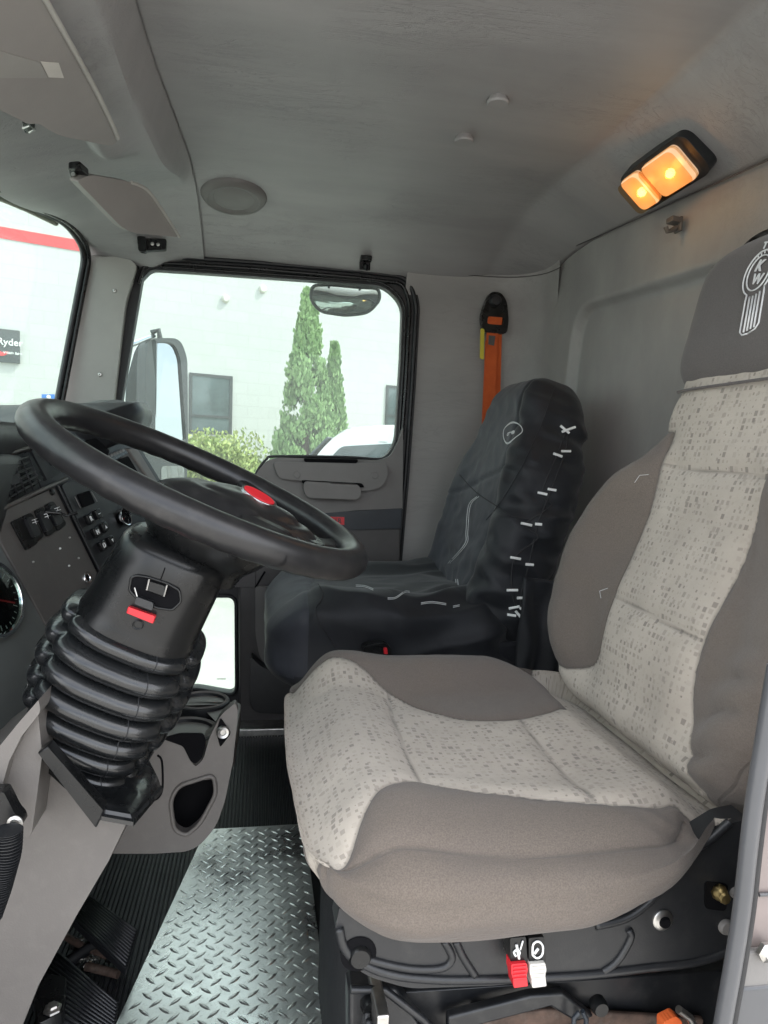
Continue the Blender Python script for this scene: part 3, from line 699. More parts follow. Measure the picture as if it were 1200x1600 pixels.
# ---- backrest
BB = Vector((.500, YS, .500)); BU = Vector((.26,0,.966)).normalized(); BY = Vector((0,1,0)); BN = Vector((-.966,0,.26)).normalized()
wtab = [(-.05,.185),(.0,.222),(.05,.262),(.10,.298),(.15,.318),(.20,.322),(.25,.312),(.30,.285),(.36,.232),(.41,.190),(.45,.165),(.52,.152),(.60,.155),(.70,.150),(.80,.13)]
def wid(s):
    for (a, x), (b, y) in zip(wtab[:-1], wtab[1:]):
        if s <= b: t = (s-a)/(b-a); t = max(0,t); t = t*t*(3-2*t)*.5+t*.5; return x+(y-x)*t
    return wtab[-1][1]
bpale = [(q[0]-YS, q[1]) for q in cat_rom([(.985,.445),(.985,.38),(.985,.316),(.990,.254),(.990,.189),(.984,.13),(.984,.095),(1.0,.064),(1.05,.040)],4,False)] + [(.35,.03),(.35,-.1),(-.35,-.1),(-.35,-.02)] + \
    [(q[0]-YS, q[1]) for q in cat_rom([(.685,-.01),(.700,.015),(.728,.045),(.748,.09),(.758,.15),(.756,.22),(.752,.281),(.750,.34),(.752,.40),(.755,.445)],4,False)] + [(-.35,.462),(-.35,1.0),(.35,1.0),(.35,.462)]
bst1 = cat_rom([(.115,.392),(.06,.389),(0,.386),(-.06,.385),(-.12,.382)],3,False); bst2 = [(.125,.181),(.06,.178),(0,.174),(-.115,.168)]
HB = (.30, .360, .060)
def bq(q): s = q.y+.354; return q.x/.30*wid(s), s
def buv(q, d): 
    a, s = bq(q); k = abs(d.x)*max(0, HB[2]-q.z); return a+(k if d.x > 0 else -k), s
def bseam(q, d):
    a, s = buv(q, d); 
    if q.z < 0: return -.05, .05
    e = [(x_*wid(s_)/.32, s_) for x_, s_ in ()]
    edge = abs(abs(a)-(wid(s)-.020)) if s < .43 else .05
    return poly_sd(a, s, bpale), min(line_d(a, s, bst1), line_d(a, s, bst2), edge+.0004)
def bwarp(q, d):
    a, s = bq(q); w = wid(s); front = ss(-.02, .05, q.z); r_ = abs(a)/w
    t = q.z
    bol = ss(.40, .80, r_)*(1-.55*ss(.86,1.0,r_))*ss(-.02,.10,s)*(1-ss(.34,.44,s))
    t += front*(.040*bol - .004)
    t += front*.018*math.exp(-((s-.14)/.10)**2)*(1-ss(.3,.6,r_))        # lumbar
    t -= front*.022*ss(.36,.52,s)*(1-ss(.6,.8,s))*0
    t += .012*ss(.06,.0,s)
    t += (1-front)*.012*ss(.5,.7,s)
    if q.z < 0: t *= 1-.25*ss(.45,.75,s)
    ua, us = buv(q, d); s1 = min(abs(poly_sd(ua, us, bpale)), line_d(ua, us, bst1), line_d(ua, us, bst2))
    pin = front*(.004*math.exp(-(s1/.006)**2)+.003*math.exp(-(s1/.02)**2))
    near = math.exp(-((a+w*.66)/.038)**2)*ss(-.02,.03,s)*ss(.22,.12,s)
    fold = near*.0170*(abs(math.sin(s*78+a*26+1.8*noise.noise(Vector((a*8,s*8,0)))))**.6-.6)
    far = math.exp(-((a-w*.95)/.03)**2)*ss(0,.05,s)*ss(.25,.1,s); fold += far*.003*math.sin(s*120)
    t += fold*front+front*.0014*fb((a,s,0),10)-pin
    sag = .004*fb((a*1.0,s,3),4)
    return BB+BY*(a*(1+.012*math.sin(s*9)*0))+BU*s+BN*(t-.058+sag*front)
back_ = rbox('backrest', HB, (.075,.05,.055), (96,110,22), bwarp, 'fabric', seat, bseam, buv)
# loose thread ends on the far seam
tube('loose_thread', [BB+BY*.118+BU*.372+BN*.012, BB+BY*.128+BU*.368+BN*.020, BB+BY*.136+BU*.356+BN*.020], .00035, 'thread', back_, seg=6)
tube('loose_thread', [BB+BY*.118+BU*.188+BN*.020, BB+BY*.124+BU*.180+BN*.028, BB+BY*.121+BU*.170+BN*.024], .00035, 'thread', back_, seg=6)
# ---- head cover
HC = .634
def hwarp(q, d):
    s = q.y+HC; a = q.x*(1+.03*math.sin((s-.5)*8)); t = q.z
    t += .002*fb((a,s,1),8)
    top = ss(.69,.76,s); a *= 1-.10*top
    t -= .02*top*(1 if q.z > 0 else -1)
    return BB+BY*a+BU*s+BN*(t-.050)
hc = rbox('head_cover', (.172,.128,.062), (.07,.06,.050), (50,40,18), hwarp, 'head', seat)
tube('hem', [BB+BY*(.126*c)+BU*(HC-.1275)+BN*(.006-.004*abs(c)**6) for c in [i/12-1 for i in range(25)]], .0022, 'head', hc, seg=8)
# embroidered emblem
def HP(a, s, h=.0135):
    da, ds = a-.0025, s-.660; c_, s_ = math.cos(.215), math.sin(.215)
    return BB+BY*(.0025+da*c_+ds*s_)+BU*(.660+ds*c_-da*s_)+BN*h
emb = []; ea, es = .0025, .660; TL = -.0
def arcs(ra, rb, oa, os_, a0=0, a1=360, n=40): return [HP(oa-math.cos(R(a0+(a1-a0)*i/n))*ra, os_+math.sin(R(a0+(a1-a0)*i/n))*rb) for i in range(n+1)]
parts = [tubeVF(arcs(.021,.025,ea,es), .0011, 6), tubeVF(arcs(.028,.032,ea,es,-55,235), .0012, 6)]
for sx in (-1, 1): parts.append(tubeVF([HP(ea+sx*.0160,es-.026), HP(ea+sx*.0170,es-.036), HP(ea+sx*.0170,es-.082), HP(ea+sx*.012,es-.088), HP(ea,es-.090)], .0012, 6))
for k in range(4): 
    x = (k-1.5)*.0062; parts.append(tubeVF([HP(ea+x,es-.034+abs(x)*.2), HP(ea+x,es-.085)], .0014, 6))
for k in range(5):
    x = (k-2)*.006; parts.append(tubeVF([HP(ea+x,es+.0265), HP(ea+x,es+.030)], .0009, 6))
mk('embroidery', *join(parts), 'thread', hc)
text('embroidery', 'K', HP(ea,es+.010,.0138), -BY-BU*.2, BU, .022, 'thread', hc, bold=.02, shear=.15)
text('embroidery', 'W', HP(ea,es-.010,.0138), -BY-BU*.2, BU, .020, 'thread', hc, bold=.02)
text('embroidery', 'T', HP(ea-.002,es+.041,.0120), -BY-BU*.2, BU, .013, 'thread', hc, bold=.03)
# ---- seat base shield
SB = .615
def SP(l, y=SB): return PX(l, Y=y)
base = rnd([(530,1420,0),(900,1420,0),(1010,1345,0),(1060,1335,20),(1108,1306,14),(1140,1286,10),(1172,1280,0),(1190,1480,20),(1150,1496,20),(1005,1518,0),(770,1540,0),(640,1545,20),(570,1525,30),(532,1490,30),(524,1450,0)], 14, 5)
bs = slab('base_shield', SP(base), (0,.03,0), 'plastic', seat, bevel=.006)
def ridge(l, r=.006, y=SB, n=6): return tubeVF([P(a,b,Y=y) for a,b in cat_rom(l,n,False)], r, 10)
mk('ridge', *join([ridge([(1140,1284),(1124,1298),(1100,1318),(1068,1336),(1046,1372),(1010,1412),(975,1435),(930,1446)],.0045),
   ridge([(530,1450),(538,1480),(560,1502),(610,1522),(680,1530),(760,1530),(900,1524),(1010,1512),(1090,1502),(1150,1480),(1185,1455)],.0045),
   ridge([(560,1490),(580,1500),(640,1513),(690,1512),(706,1496),(694,1470)],.004), ridge([(712,1470),(724,1496),(742,1524)],.004),
   ridge([(982,1452),(985,1466),(965,1500),(942,1518)],.004)]), 'plastic', seat)
def disc(name, a, b, r, mat, h=.004, y=SB, parent=seat, prof=None):
    return lathe(name, prof or [(.001,h),(r*.8,h),(r,h*.5),(r,-.004)], P(a,b,Y=y), (0,-1,0), mat, parent, seg=26)
disc('bolt_recess', 560,1490,.017,'hole',.002); disc('bolt', 562,1493,.011,'satin',.006)
disc('washer', 1035,1437,.011,'steel',.003); disc('bolt', 1036,1438,.006,'hole',.006)
slab('slot', SP(rnd([(1101,1377),(1138,1381),(1135,1424),(1101,1420)],8,4), SB-.001), (0,.004,0), 'hole', seat)
bb = lathe('brass_stud', [(.001,.018),(.0045,.0175),(.0060,.015),(.0045,.012),(.0062,.009),(.0078,.007),(.0085,.003),(.0085,-.004)], P(1122,1392,Y=SB), (-.2,-1,.1), 'brass', seat, seg=8)
disc('cap', 1133,1447,.008,'door',.005); disc('cap', 1148,1394,.006,'door',.004)
# levers
lv = thing('seat_lever', 'red tipped seat lever with a printed white icon', 'lever', P(809,1520,Y=.585), 'levers under the front edge of the driver seat')
lw = thing('seat_lever', 'white tipped seat lever with a printed white icon', 'lever', P(839,1518,Y=.585), 'levers under the front edge of the driver seat')
for t, x, m in ((lv, 0, 'red'), (lw, 29, 'whitep')):
    slab('stem', PX(rnd([(797+x,1466),(822+x,1464),(824+x,1504),(798+x,1507)],3,3), Y=.590), (0,.02,0), 'satin', t, bevel=.002)
    tp = slab('tip', PX(rnd([(799+x,1507),(823+x,1505),(825+x,1516),(823+x,1524),(825+x,1541),(803+x,1544),(801+x,1528),(799+x,1521)],2,3), Y=.586), (0,.014,0), m, t, bevel=.002)
    for k in range(4): tube('grip_line', [P(802+x,1512+k*6,Y=.5855), P(822+x,1510+k*6,Y=.5855)], .0009, m, tp, seg=6)
    ic = [(806,1494),(803,1488),(808,1484),(812,1488),(810,1494)] if x == 0 else [(803,1492),(804,1476),(812,1471),(819,1478),(818,1492),(810,1497),(803,1492)]
    e_ = join([tubeVF([P(a+x*(1 if x==0 else 1)-(0 if x==0 else 0),b,Y=.589) for a,b in cat_rom(ic,4,False)], .0010, 6), tubeVF([P((807 if x==0 else 812)+x,1476 if x==0 else 1482,Y=.589), P((811 if x==0 else 806)+x,1498 if x==0 else 1490,Y=.589)], .0013, 6)] + ([tubeVF([P(817,1470,Y=.589),P(813,1484,Y=.589)],.0008,6)] if x==0 else []))
    mk('icon', *e_, 'print', t)
# pedestal and suspension under the shield
pd = thing('seat_pedestal', 'dark scuffed steel seat pedestal under the driver seat', 'seat base', (.3,.85,0))
box('riser', (.135,.62,-.001), (.60,1.14,.22), 'blackmetal', pd, bevel=.01)
slab('side_plate', PX([(545,1548),(620,1545),(655,1600),(760,1700),(545,1700)], Y=.64), (0,.03,0), 'blackmetal', pd, bevel=.004)
slab('side_plate', PX([(600,1552),(1150,1515),(1150,1700),(640,1700)], Y=.665), (0,.02,0), 'blackmetal', pd, bevel=.004)
tube('edge_flange', [P(548,1546,Y=.638), P(600,1546,Y=.638), P(660,1592,Y=.638), P(700,1640,Y=.638)], .004, 'blackmetal', pd)
slab('scissor_arm', PX([(700,1590),(830,1556),(880,1552),(930,1590),(900,1598),(860,1574),(760,1600),(700,1630)], Y=.642), (0,.012,0), 'blackmetal', pd, bevel=.003)
slab('rust_patch_rail', PX([(745,1588),(860,1578),(1100,1592),(1100,1640),(745,1640)], Y=.652), (0,.006,0), 'rust', pd, bevel=.002)
for a,b,m in [(577,1570,'steel'),(935,1570,'door')]: 
    disc('bolt', a, b, .009, 'satin', .008, .637, pd); 
tube('cable', [P(893,1700,Y=.63),P(897,1590,Y=.63),P(905,1582,Y=.63)], .0025, 'band', pd); tube('cable', [P(912,1700,Y=.63),P(916,1592,Y=.63),P(910,1580,Y=.63)], .0025, 'band', pd)
slab('orange_buckle', PX(rnd([(1036,1598),(1056,1588),(1066,1596),(1066,1640),(1036,1640)],4,3), Y=.62), (0,.012,0), 'orange', pd, bevel=.004)
tube('buckle_stay', [P(1060,1577,Y=.6),P(1078,1590,Y=.6),P(1100,1640,Y=.6)], .004, 'steel', pd)
slab('front_panel', [(.118,.60,.0),(.118,1.10,.0),(.118,1.10,.36),(.118,.60,.36)], (.012,0,0), 'steel', pd, bevel=.002)
# ribbed rubber strip wrapping the pedestal's front edge
sp = [tubeVF([(.114,.60+.01*k,.0),(.114,.60+.01*k,.34)], .0035, 6) for k in range(48)]
mk('ribbed_facing', *join(sp), 'rubber', pd)
# recliner bar seen between the two seats' cushions
rc = thing('recliner_bar', 'curved steel recliner bar showing behind the far corner of the driver cushion', 'recliner', P(890,1075,Y=1.2))
tube('bar', [P(872,1084,Y=1.19),P(888,1080,Y=1.2),P(902,1064,Y=1.2),P(912,1050,Y=1.2)], .006, 'steel', rc)
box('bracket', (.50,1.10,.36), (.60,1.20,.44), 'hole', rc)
# ================================================================== PASSENGER SEAT UNDER ITS COVER
ps_ = thing('passenger_seat', 'passenger seat under a loose black cover gathered with pale toggles', 'truck seat', (.35,1.74,.2))
YP = 1.745; PB = Vector((.495,YP,.46)); PU = Vector((.262,0,.965)).normalized(); PN = Vector((-.965,0,.262)).normalized()
ptab = [(0,.235),(.08,.262),(.16,.275),(.24,.272),(.32,.262),(.40,.235),(.46,.208),(.52,.182),(.58,.158),(.64,.130),(.70,.10)]
def pw(s):
    for (a, x), (b, y) in zip(ptab[:-1], ptab[1:]):
        if s <= b: t = max(0,(s-a)/(b-a)); return x+(y-x)*t
    return ptab[-1][1]
plight = [(-.215,.02),(-.235,.30),(-.17,.47),(-.11,.62),(-.02,.66),(.3,.66),(.3,.0),(-.1,.0)]
def pbw(q, d):
    s = q.y+.325; w = pw(s); a = q.x/.27*w; t = q.z; side = ss(.55,.98,abs(q.x)/.27)*ss(.10,-.04,q.z)
    t += .018*ss(-.02,.05,q.z)*ss(.5,.85,abs(a)/w)*(1-ss(.38,.5,s))
    # cloth wrinkles: strong, mostly across, on the gathered side and low down
    k = .0040+.0130*ss(.50,.98,-q.x/.27)*ss(.66,.45,s)+.0080*ss(.24,.0,s)
    v = Vector((a*2.2, s*9, t*4)); wr = max(-.9,1-2.6*abs(noise.noise(v*1.5+Vector((2,1,5))))); wr2 = 1-3*abs(noise.noise(Vector((a*12+s*11, s*22-a*9, t*10))))
    sm_ = math.exp(-((a/w+ .62-(.35-s)*.25)/.05)**2)*ss(-.0,.05,q.z)*.005
    cross = math.exp(-((s-.365+a*.25)/.006)**2)*ss(-.02,.05,q.z)*.005
    off = k*(.75*min(wr,.75)+.5*min(wr2,.7))-sm_-cross
    dirv = (PN*d.z+Vector((0,1,0))*d.x+PU*d.y); 
    tt = t*(1+.25*ss(.2,.5,s)*ss(.62,.5,s)) if q.z < 0 else t
    return PB+Vector((0,1,0))*a+PU*s+PN*(tt-.052)+dirv*off
def two(o, fn):
    """cloth panels: second material where fn(face centre) says so"""
    for p in o.data.polygons:
        if fn(p.center): p.material_index = 1
pb = rbox('back_cover', (.27,.320,.078), (.075,.07,.055), (84,100,34), pbw, ['cover','coverlight'], ps_)
def frontish(c): v = c-PB; s = v.dot(PU); n_ = v.dot(PN); return n_ > -.035 and v.y > -pw(max(0,s))*.62-(.35-s)*.06*0 and s > .08
two(pb, frontish)
def pcw(q, d):
    x = q.x+.30; y = q.y+YP; z = q.z+.455
    front = ss(.16,.04,x)
    wr = 1-2*abs(noise.noise(Vector((x*7,y*11,z*9))+Vector((3,7,1)))); wr2 = 1-2*abs(noise.noise(Vector((x*3,y*4+z*6,z*16))))
    k = .0055+.012*ss(-.12,-.27,q.y)+.009*ss(.30,.5,x)
    tp = ss(.0,.05,q.z)
    z += tp*(.030*ss(.12,.22,abs(q.y))*ss(.02,.12,x)-.004); z -= tp*.008*front
    if q.y < -.12: z -= .02*ss(-.12,-.27,q.y)*tp*ss(.2,.4,x)
    seam = math.exp(-((x-.135-q.y*.10)/.005)**2)*tp*.005
    off = k*(wr*.8+wr2*.7)*(1-.6*front)-seam
    return Vector((x,y,z))+Vector(d)*off
pc = rbox('cushion_cover', (.275,.275,.095), (.085,.09,.060), (84,84,34), pcw, ['cover','coverlight'], ps_)
two(pc, lambda c: c.x < .135+(c.y-YP)*.10 and c.z > .40)
# skirt hanging between the cushions
sk = []
def skirt(u, v): 
    x = .15+u*.46; z = .47-v*.30; y = 1.475-.018*v+.016*noise.noise(Vector((x*14,z*3,1)))+.010*math.sin(x*60+3*noise.noise(Vector((x*5,0,0))))*v
    return Vector((x, y, z))
gridmesh('skirt', skirt, 90, 24, 'cover', ps_, solid=.003)
def skirt2(u, v):
    a = u; x = .60+.13*u; s_ = v
    return Vector((.56+.17*u+.02*(1-v), 1.46-.02*v-.012*math.sin(u*16)*v+.012*noise.noise(Vector((u*5,v*3,2))), .62-.30*v-.02*u))
gridmesh('loose_flap', skirt2, 30, 30, 'cover', ps_, solid=.003)
# seam piping and stitched accent lines
def onback(a, s, h=.030): return PB+Vector((0,1,0))*a+PU*s+PN*h
def proj_to(o, pts, vdir=None):
    """drop points onto the finished surface along the sight of its front"""
    from mathutils.bvhtree import BVHTree
    me = o.data; bvh = BVHTree.FromPolygons([v.co for v in me.vertices], [tuple(p.vertices) for p in me.polygons]); out = []
    for (a, b) in pts:
        r = ray(a, b).normalized(); h = bvh.ray_cast(CAM, r)
        if h[0]: out.append(h[0]-r*.0015)
    return out
for l in [[(745,776),(732,790),(728,830),(726,850),(700,880)],[(712,905),(713,914)]]:
    for dx in (0,3):
        q_ = proj_to(pb, [(a+dx,b) for a,b in cat_rom(l,6,False)])
        if len(q_) > 2: tube('stitch_line', q_, .0009, 'thread', ps_, seg=6)
for l in [[(556,914),(570,915),(583,920)],[(606,934),(618,933),(632,924),(640,924)],[(658,942),(675,940),(697,943)],[(708,947),(718,945)]]:
    for dy in (0,2):
        q_ = proj_to(pc, [(a,b+dy) for a,b in cat_rom(l,6,False)])
        if len(q_) > 2: tube('stitch_line', q_, .0008, 'thread', ps_, seg=6)
# round stitched brand patch
for w_ in (0, 1.6):
    q_ = proj_to(pb, cat_rom([(800,661-w_),(812,664),(816,674),(806,683),(793,692+w_),(787,684),(788,670)],6,True)+[(800,661-w_)])
    if len(q_) > 5: tube('emblem', q_, .0010, 'thread', ps_, seg=6)
q_ = proj_to(pb, [(790,680),(812,672)])
if len(q_) == 2: text('emblem', 'COVERALL', (q_[0]+q_[1])/2, q_[1]-q_[0], PU, .012, 'thread', ps_, bold=.02)
tube('seam_piping', proj_to(pb, cat_rom([(871,592),(858,630),(846,663),(815,730),(780,787),(760,812)],6,False)), .0011, 'cover', ps_, seg=6)
tube('seam_piping', proj_to(pb, cat_rom([(718,742),(745,770),(775,790),(800,806),(830,812)],6,False)), .0013, 'webbing_dark', ps_, seg=6)
tube('seam_piping', proj_to(pc, cat_rom([(497,912),(504,925),(502,938),(493,952),(500,975),(520,1005),(532,1022)],6,False)), .0014, 'webbing_dark', ps_, seg=6)
# gathering cord and toggles on the near side, lying on the cloth
def sidept(a, b):
    h = proj_to(pb, [(a, b)]) or proj_to(pc, [(a, b)])
    return h[0] if h and h[0].y < 1.75 else P(a, b, Y=1.452)
tg = [(888,671,22,-20),(882,671,18,40),(884,705,14,0),(871,711,14,20),(862,765,13,10),(847,771,15,12),(841,819,11,5),(822,819,17,12),(827,882,12,5),(805,872,16,10),(800,922,17,0),(814,934,13,0),(803,949,17,-12),(799,961,14,8),(809,959,12,50),(817,953,12,35),(819,981,6,0)]
for a,b,l,an in tg:
    r_ = R(an); c_ = Vector((math.cos(r_), math.sin(r_)))*l/2
    tube('toggle', [sidept(a-c_.x, b-c_.y)+Vector((0,-.002,0)), sidept(a+c_.x, b+c_.y)+Vector((0,-.002,0))],   .0031, 'print', ps_, seg=10, label='pale reflective toggle')
cord = [tubeVF([sidept(a,b)+Vector((0,.001,0)) for a,b in cat_rom(l,5,False)], .0022, 8) for l in
  [[(886,672),(871,711),(847,771),(862,790),(822,819),(841,840),(805,872),(800,922),(812,960)], [(888,672),(884,705),(862,765),(841,819),(827,882),(814,934),(819,981)]]]
mk('cord', *join(cord), 'webbing_dark', ps_)
bk = thing('belt_buckle', 'black belt buckle with a small red button between the seats', 'belt buckle', P(602,1015,Y=1.38))
slab('body', PX(rnd([(568,1010),(600,1004),(612,1012),(612,1050),(566,1050)],6,4), Y=1.40), (0,.03,0), 'satin', bk, bevel=.003)
slab('button', PX(rnd([(600,1013),(605,1013),(606,1022),(600,1022)],1,2), Y=1.392), (0,.01,0), 'red', bk)
# ================================================================== STEERING WHEEL
WC = Vector((-.0653,.904,.83)); ta, tb_ = .417, .09
WU = Vector((math.cos(ta),0,-math.sin(ta))); WV = Vector((0,math.cos(tb_),math.sin(tb_))); WW = WU.cross(WV).normalized()
WV = WW.cross(WU).normalized()
def wp(u, v, h=0): return WC+WU*u+WV*v+WW*h
wheel = thing('steering_wheel', 'large black steering wheel with a red oval badge on its hub', 'steering wheel', WC)
RR = .205
V = []; F = []; NS, NC = 220, 28
for i in range(NS):
    th = 2*math.pi*i/NS; c, s = math.cos(th), math.sin(th)
    for k in range(NC):
        a = 2*math.pi*k/NC; r = .0195
        # finger grips moulded on the underside
        if math.sin(a) < 0: r -= .0010*abs(math.sin(a))*(.5+.5*math.cos(th*44))*(1 if abs(math.sin(th)) > .2 else .4)
        V.append(wp((RR+math.cos(a)*r)*c, (RR+math.cos(a)*r)*s, math.sin(a)*r*.95))
for i in range(NS):
    for k in range(NC):
        F.append((i*NC+k, ((i+1) % NS)*NC+k, ((i+1) % NS)*NC+(k+1) % NC, i*NC+(k+1) % NC))
mk('rim', V, F, 'rim', wheel)
def padpt(rho, th, under=False):
    c0 = Vector((.060, 0)); ru, rv = .094, .088
    lobe = 1+.10*math.cos(2*(th))-.06*math.cos(4*th+math.pi)*1
    x, y = c0.x+math.cos(th)*ru*lobe*rho, math.sin(th)*rv*lobe*rho
    if under: h = -.012-.014*(1-rho**2)
    else:
        h = .016*(1-rho**2.4)-.012*rho**4 + .002*math.cos(3*th)*rho*(1-rho)*4
        h -= .004*math.exp(-((rho-.62)/.08)**2)*(.5+.5*math.cos(th*2))
    return wp(x, y, h)
NR, NT_ = 26, 84
def padmesh():
    V = [padpt(0,0)]; F = []
    for i in range(1, NR+1):
        for k in range(NT_): V.append(padpt(i/NR, 2*math.pi*k/NT_))
    for i in range(NR, 0, -1):
        for k in range(NT_): V.append(padpt(i/NR, 2*math.pi*k/NT_, True))
    V.append(padpt(0,0,True))
    for k in range(NT_): F.append((0, 1+k, 1+(k+1) % NT_))
    for i in range(2*NR-1):
        for k in range(NT_): F.append((1+i*NT_+k, 1+(i+1)*NT_+k, 1+(i+1)*NT_+(k+1) % NT_, 1+i*NT_+(k+1) % NT_))
    e_ = 1+(2*NR-1)*NT_
    for k in range(NT_): F.append((e_+k, len(V)-1, e_+(k+1) % NT_))
    return V, F
pad = mk('hub_pad', *padmesh(), 'rim', wheel)
def spoke(th, w0, w1, name='spoke'):
    a0 = Vector((.060+.062*math.cos(th)*1.1, .062*math.sin(th)))
    tgt = Vector((RR*math.cos(th), RR*math.sin(th)))
    V = []; n = 16; m = 18
    for i in range(n+1):
        t = i/n; c = a0*(1-t)+tgt*t; dr = (tgt-a0).normalized(); pr = Vector((-dr.y, dr.x))
        w = (w0*(1-t)+w1*t)*(1-.28*math.sin(math.pi*t))+ .012*ss(.82,1,t)
        h0 = -.002-.010*math.sin(math.pi*min(1,t*1.05)); tk = .011+.002*t
        for k in range(m):
            a = 2*math.pi*k/m; e_ = 2.6; ca, sa = math.cos(a), math.sin(a)
            x = math.copysign(abs(ca)**(2/e_), ca)*w; y = math.copysign(abs(sa)**(2/e_), sa)*tk
            q = c+pr*x; V.append(wp(q.x, q.y, h0+y - (.004*(1-(x/w)**2) if y > 0 else 0)))
    F = [(i*m+k, (i+1)*m+k, (i+1)*m+(k+1) % m, i*m+(k+1) % m) for i in range(n) for k in range(m)]+[tuple(range(m)), tuple(n*m+k for k in range(m))]
    return mk(name, V, F, 'rim', wheel)
for th in (R(72), R(-72), R(8), R(-8)): pass
spoke(R(70), .036, .030); spoke(R(-70), .036, .030); spoke(R(11), .030, .028); spoke(R(-14), .030, .028)
# badge
def bad(u, v, h): return wp(.064+u, -.002+v, h+.0175-.08*u-.32*v*0+.35*v)
def oval(r1, r2, h, n=36): return [bad(r1*math.cos(2*math.pi*i/n), r2*math.sin(2*math.pi*i/n), h) for i in range(n)]
bz = slab('badge_ring', oval(.024,.0120,.0025), -WW*.004, 'chrome', wheel, bevel=.001)
slab('badge', oval(.0212,.0095,.0036), -WW*.003, 'red', bz, bevel=.001)
slab('thumb_recess', [wp(.150+.016*math.cos(t_),-.004+.026*math.sin(t_),-.0005) for t_ in [i*.3 for i in range(21)]], -WW*.003, 'satin', wheel)
lathe('hub_underside', [(.02,-.010),(.082,-.016),(.094,-.026),(.090,-.045),(.076,-.066),(.062,-.082),(.058,-.10)], WC+WU*.028, WW, 'satin', wheel, seg=48)
# ================================================================== STEERING COLUMN, SHROUD AND BOOT
col_ = thing('steering_column', 'black steering column shroud above a ribbed rubber boot', 'steering column', WC-WW*.3)
def cu_(h):   # sideways wander of the column centre against its depth below the wheel
    t = [(-.07,.004),(-.10,.003),(-.17,-.001),(-.19,-.002),(-.22,-.003),(-.27,-.002),(-.32,-.001),(-.36,.005),(-.40,.022),(-.46,.045)]
    for (a, x), (b, y) in zip(t[:-1], t[1:]):
        if h >= b: k = (h-a)/(b-a); return x+(y-x)*k
    return t[-1][1]
def loft(name, rings, mat, parent, cap=True, **kw):
    n = len(rings[0]); V = [v for r in rings for v in r]; F = [(i*n+k, (i+1)*n+k, (i+1)*n+(k+1) % n, i*n+(k+1) % n) for i in range(len(rings)-1) for k in range(n)]
    if cap: F += [tuple(range(n)), tuple((len(rings)-1)*n+k for k in range(n))]
    return mk(name, V, F, mat, parent, **kw)
def sq(a, ru, rv, e=2.8): c, s = math.cos(a), math.sin(a); return math.copysign(abs(c)**(2/e), c)*ru, math.copysign(abs(s)**(2/e), s)*rv
def VC(h): return -.022+.02*ss(-.08,-.4,h)     # column centre across the cab
rings = []
for h, ru, rv in [(-.072,.054,.056),(-.076,.062,.064),(-.084,.066,.068),(-.11,.068,.070),(-.14,.070,.073),(-.165,.0715,.075),(-.176,.0735,.077),(-.185,.0765,.080),(-.192,.0765,.080),(-.20,.070,.074)]:
    rings.append([wp(cu_(h)+x, VC(h)+y, h+.006*math.cos(a)*0) for a in [2*math.pi*k/64 for k in range(64)] for x, y in [sq(a, ru, rv)]])
shroud = loft('shroud', rings, 'satin', col_, ang=60)
rings = []; NB = 190
for i in range(NB+1):
    t = i/NB; h = -.180-.205*t; ru = .0735+.015*math.sin(math.pi*min(1,(t*1.0)**.7))-.012*ss(.55,1,t); rv = ru*1.0
    ph = (t*6.6+.12) % 1.0
    b = math.sqrt(max(0, math.sin(math.pi*ph)))
    amp = .0125*ss(0,.04,t)*(1-.35*ss(.9,1,t))
    ring = []
    for k in range(110):
        a = 2*math.pi*k/110; x, y = sq(a, 1, 1, 2.7)
        # moulded corner creases split each rib in panels
        cr_ = sum(math.exp(-((math.atan2(math.sin(a-c0), math.cos(a-c0)))/.10)**2) for c0 in (R(-142), R(-218), R(-30)))
        r = 1; d = amp*(b-.55)*1.55 - .0085*cr_*(.35+.65*b)
        lean = .010*math.cos(a-R(205))
        ring.append(wp(cu_(h)+x*(ru+d), VC(h)+y*(rv+d), h+lean*0+.0035*math.sin(a*2+1)))
    rings.append(ring)
boot = loft('boot', rings, 'boot', col_, ang=75)
def bootpt(t, a, e=.0012):
    i = int(t*NB); k = int((a % (2*math.pi))/(2*math.pi)*110); v = rings[i][k]; c = sum((rings[i][j] for j in range(0,110,10)), Vector())/11; return v+(v-c).normalized()*e
tube('mould_seam', [bootpt(t_/60, R(292), .0003) for t_ in range(1,60)], .0007, 'rubber', boot, seg=6)
# skirt: the boot ends in a faceted box-shaped base
top_ = rings[int(NB*.93)]
cA, cB, cE, cC = P(206,1279,Y=.80), P(251,1228,Y=.93), P(156,1270,Y=.805), P(66,1188,Y=.87)
cD = cB+(cC-cA)*.9+Vector((0,.03,0))
poly_ = [cA, cB, cD, cC, cE]
def resample(pl, n):
    L = [0]; m = len(pl)
    for i in range(m): L.append(L[-1]+(pl[(i+1) % m]-pl[i]).length)
    out = []
    for k in range(n):
        d = L[-1]*k/n; i = max(q for q in range(m) if L[q] <= d+1e-9); f = (d-L[i])/(L[i+1]-L[i]); out.append(pl[i].lerp(pl[(i+1) % m], f))
    return out
bot_ = resample(poly_, 110)
best = None
for rev in (0, 1):
    bb_ = bot_[::-1] if rev else bot_
    for o_ in range(0, 110, 2):
        d = sum((top_[k]-bb_[(k+o_) % 110]).length for k in range(0,110,5))
        if best is None or d < best[0]: best = (d, [bb_[(k+o_) % 110] for k in range(110)])
bot_ = best[1]; ct_ = sum(bot_, Vector())/110
rings2 = []
for t in [0,.12,.3,.5,.7,.85,1.0]:
    e_ = ss(0,1,t)**.8
    rings2.append([top_[k].lerp(bot_[k]+Vector((0,0,.030)), e_) + Vector((0,0,-.030*t)) for k in range(110)])
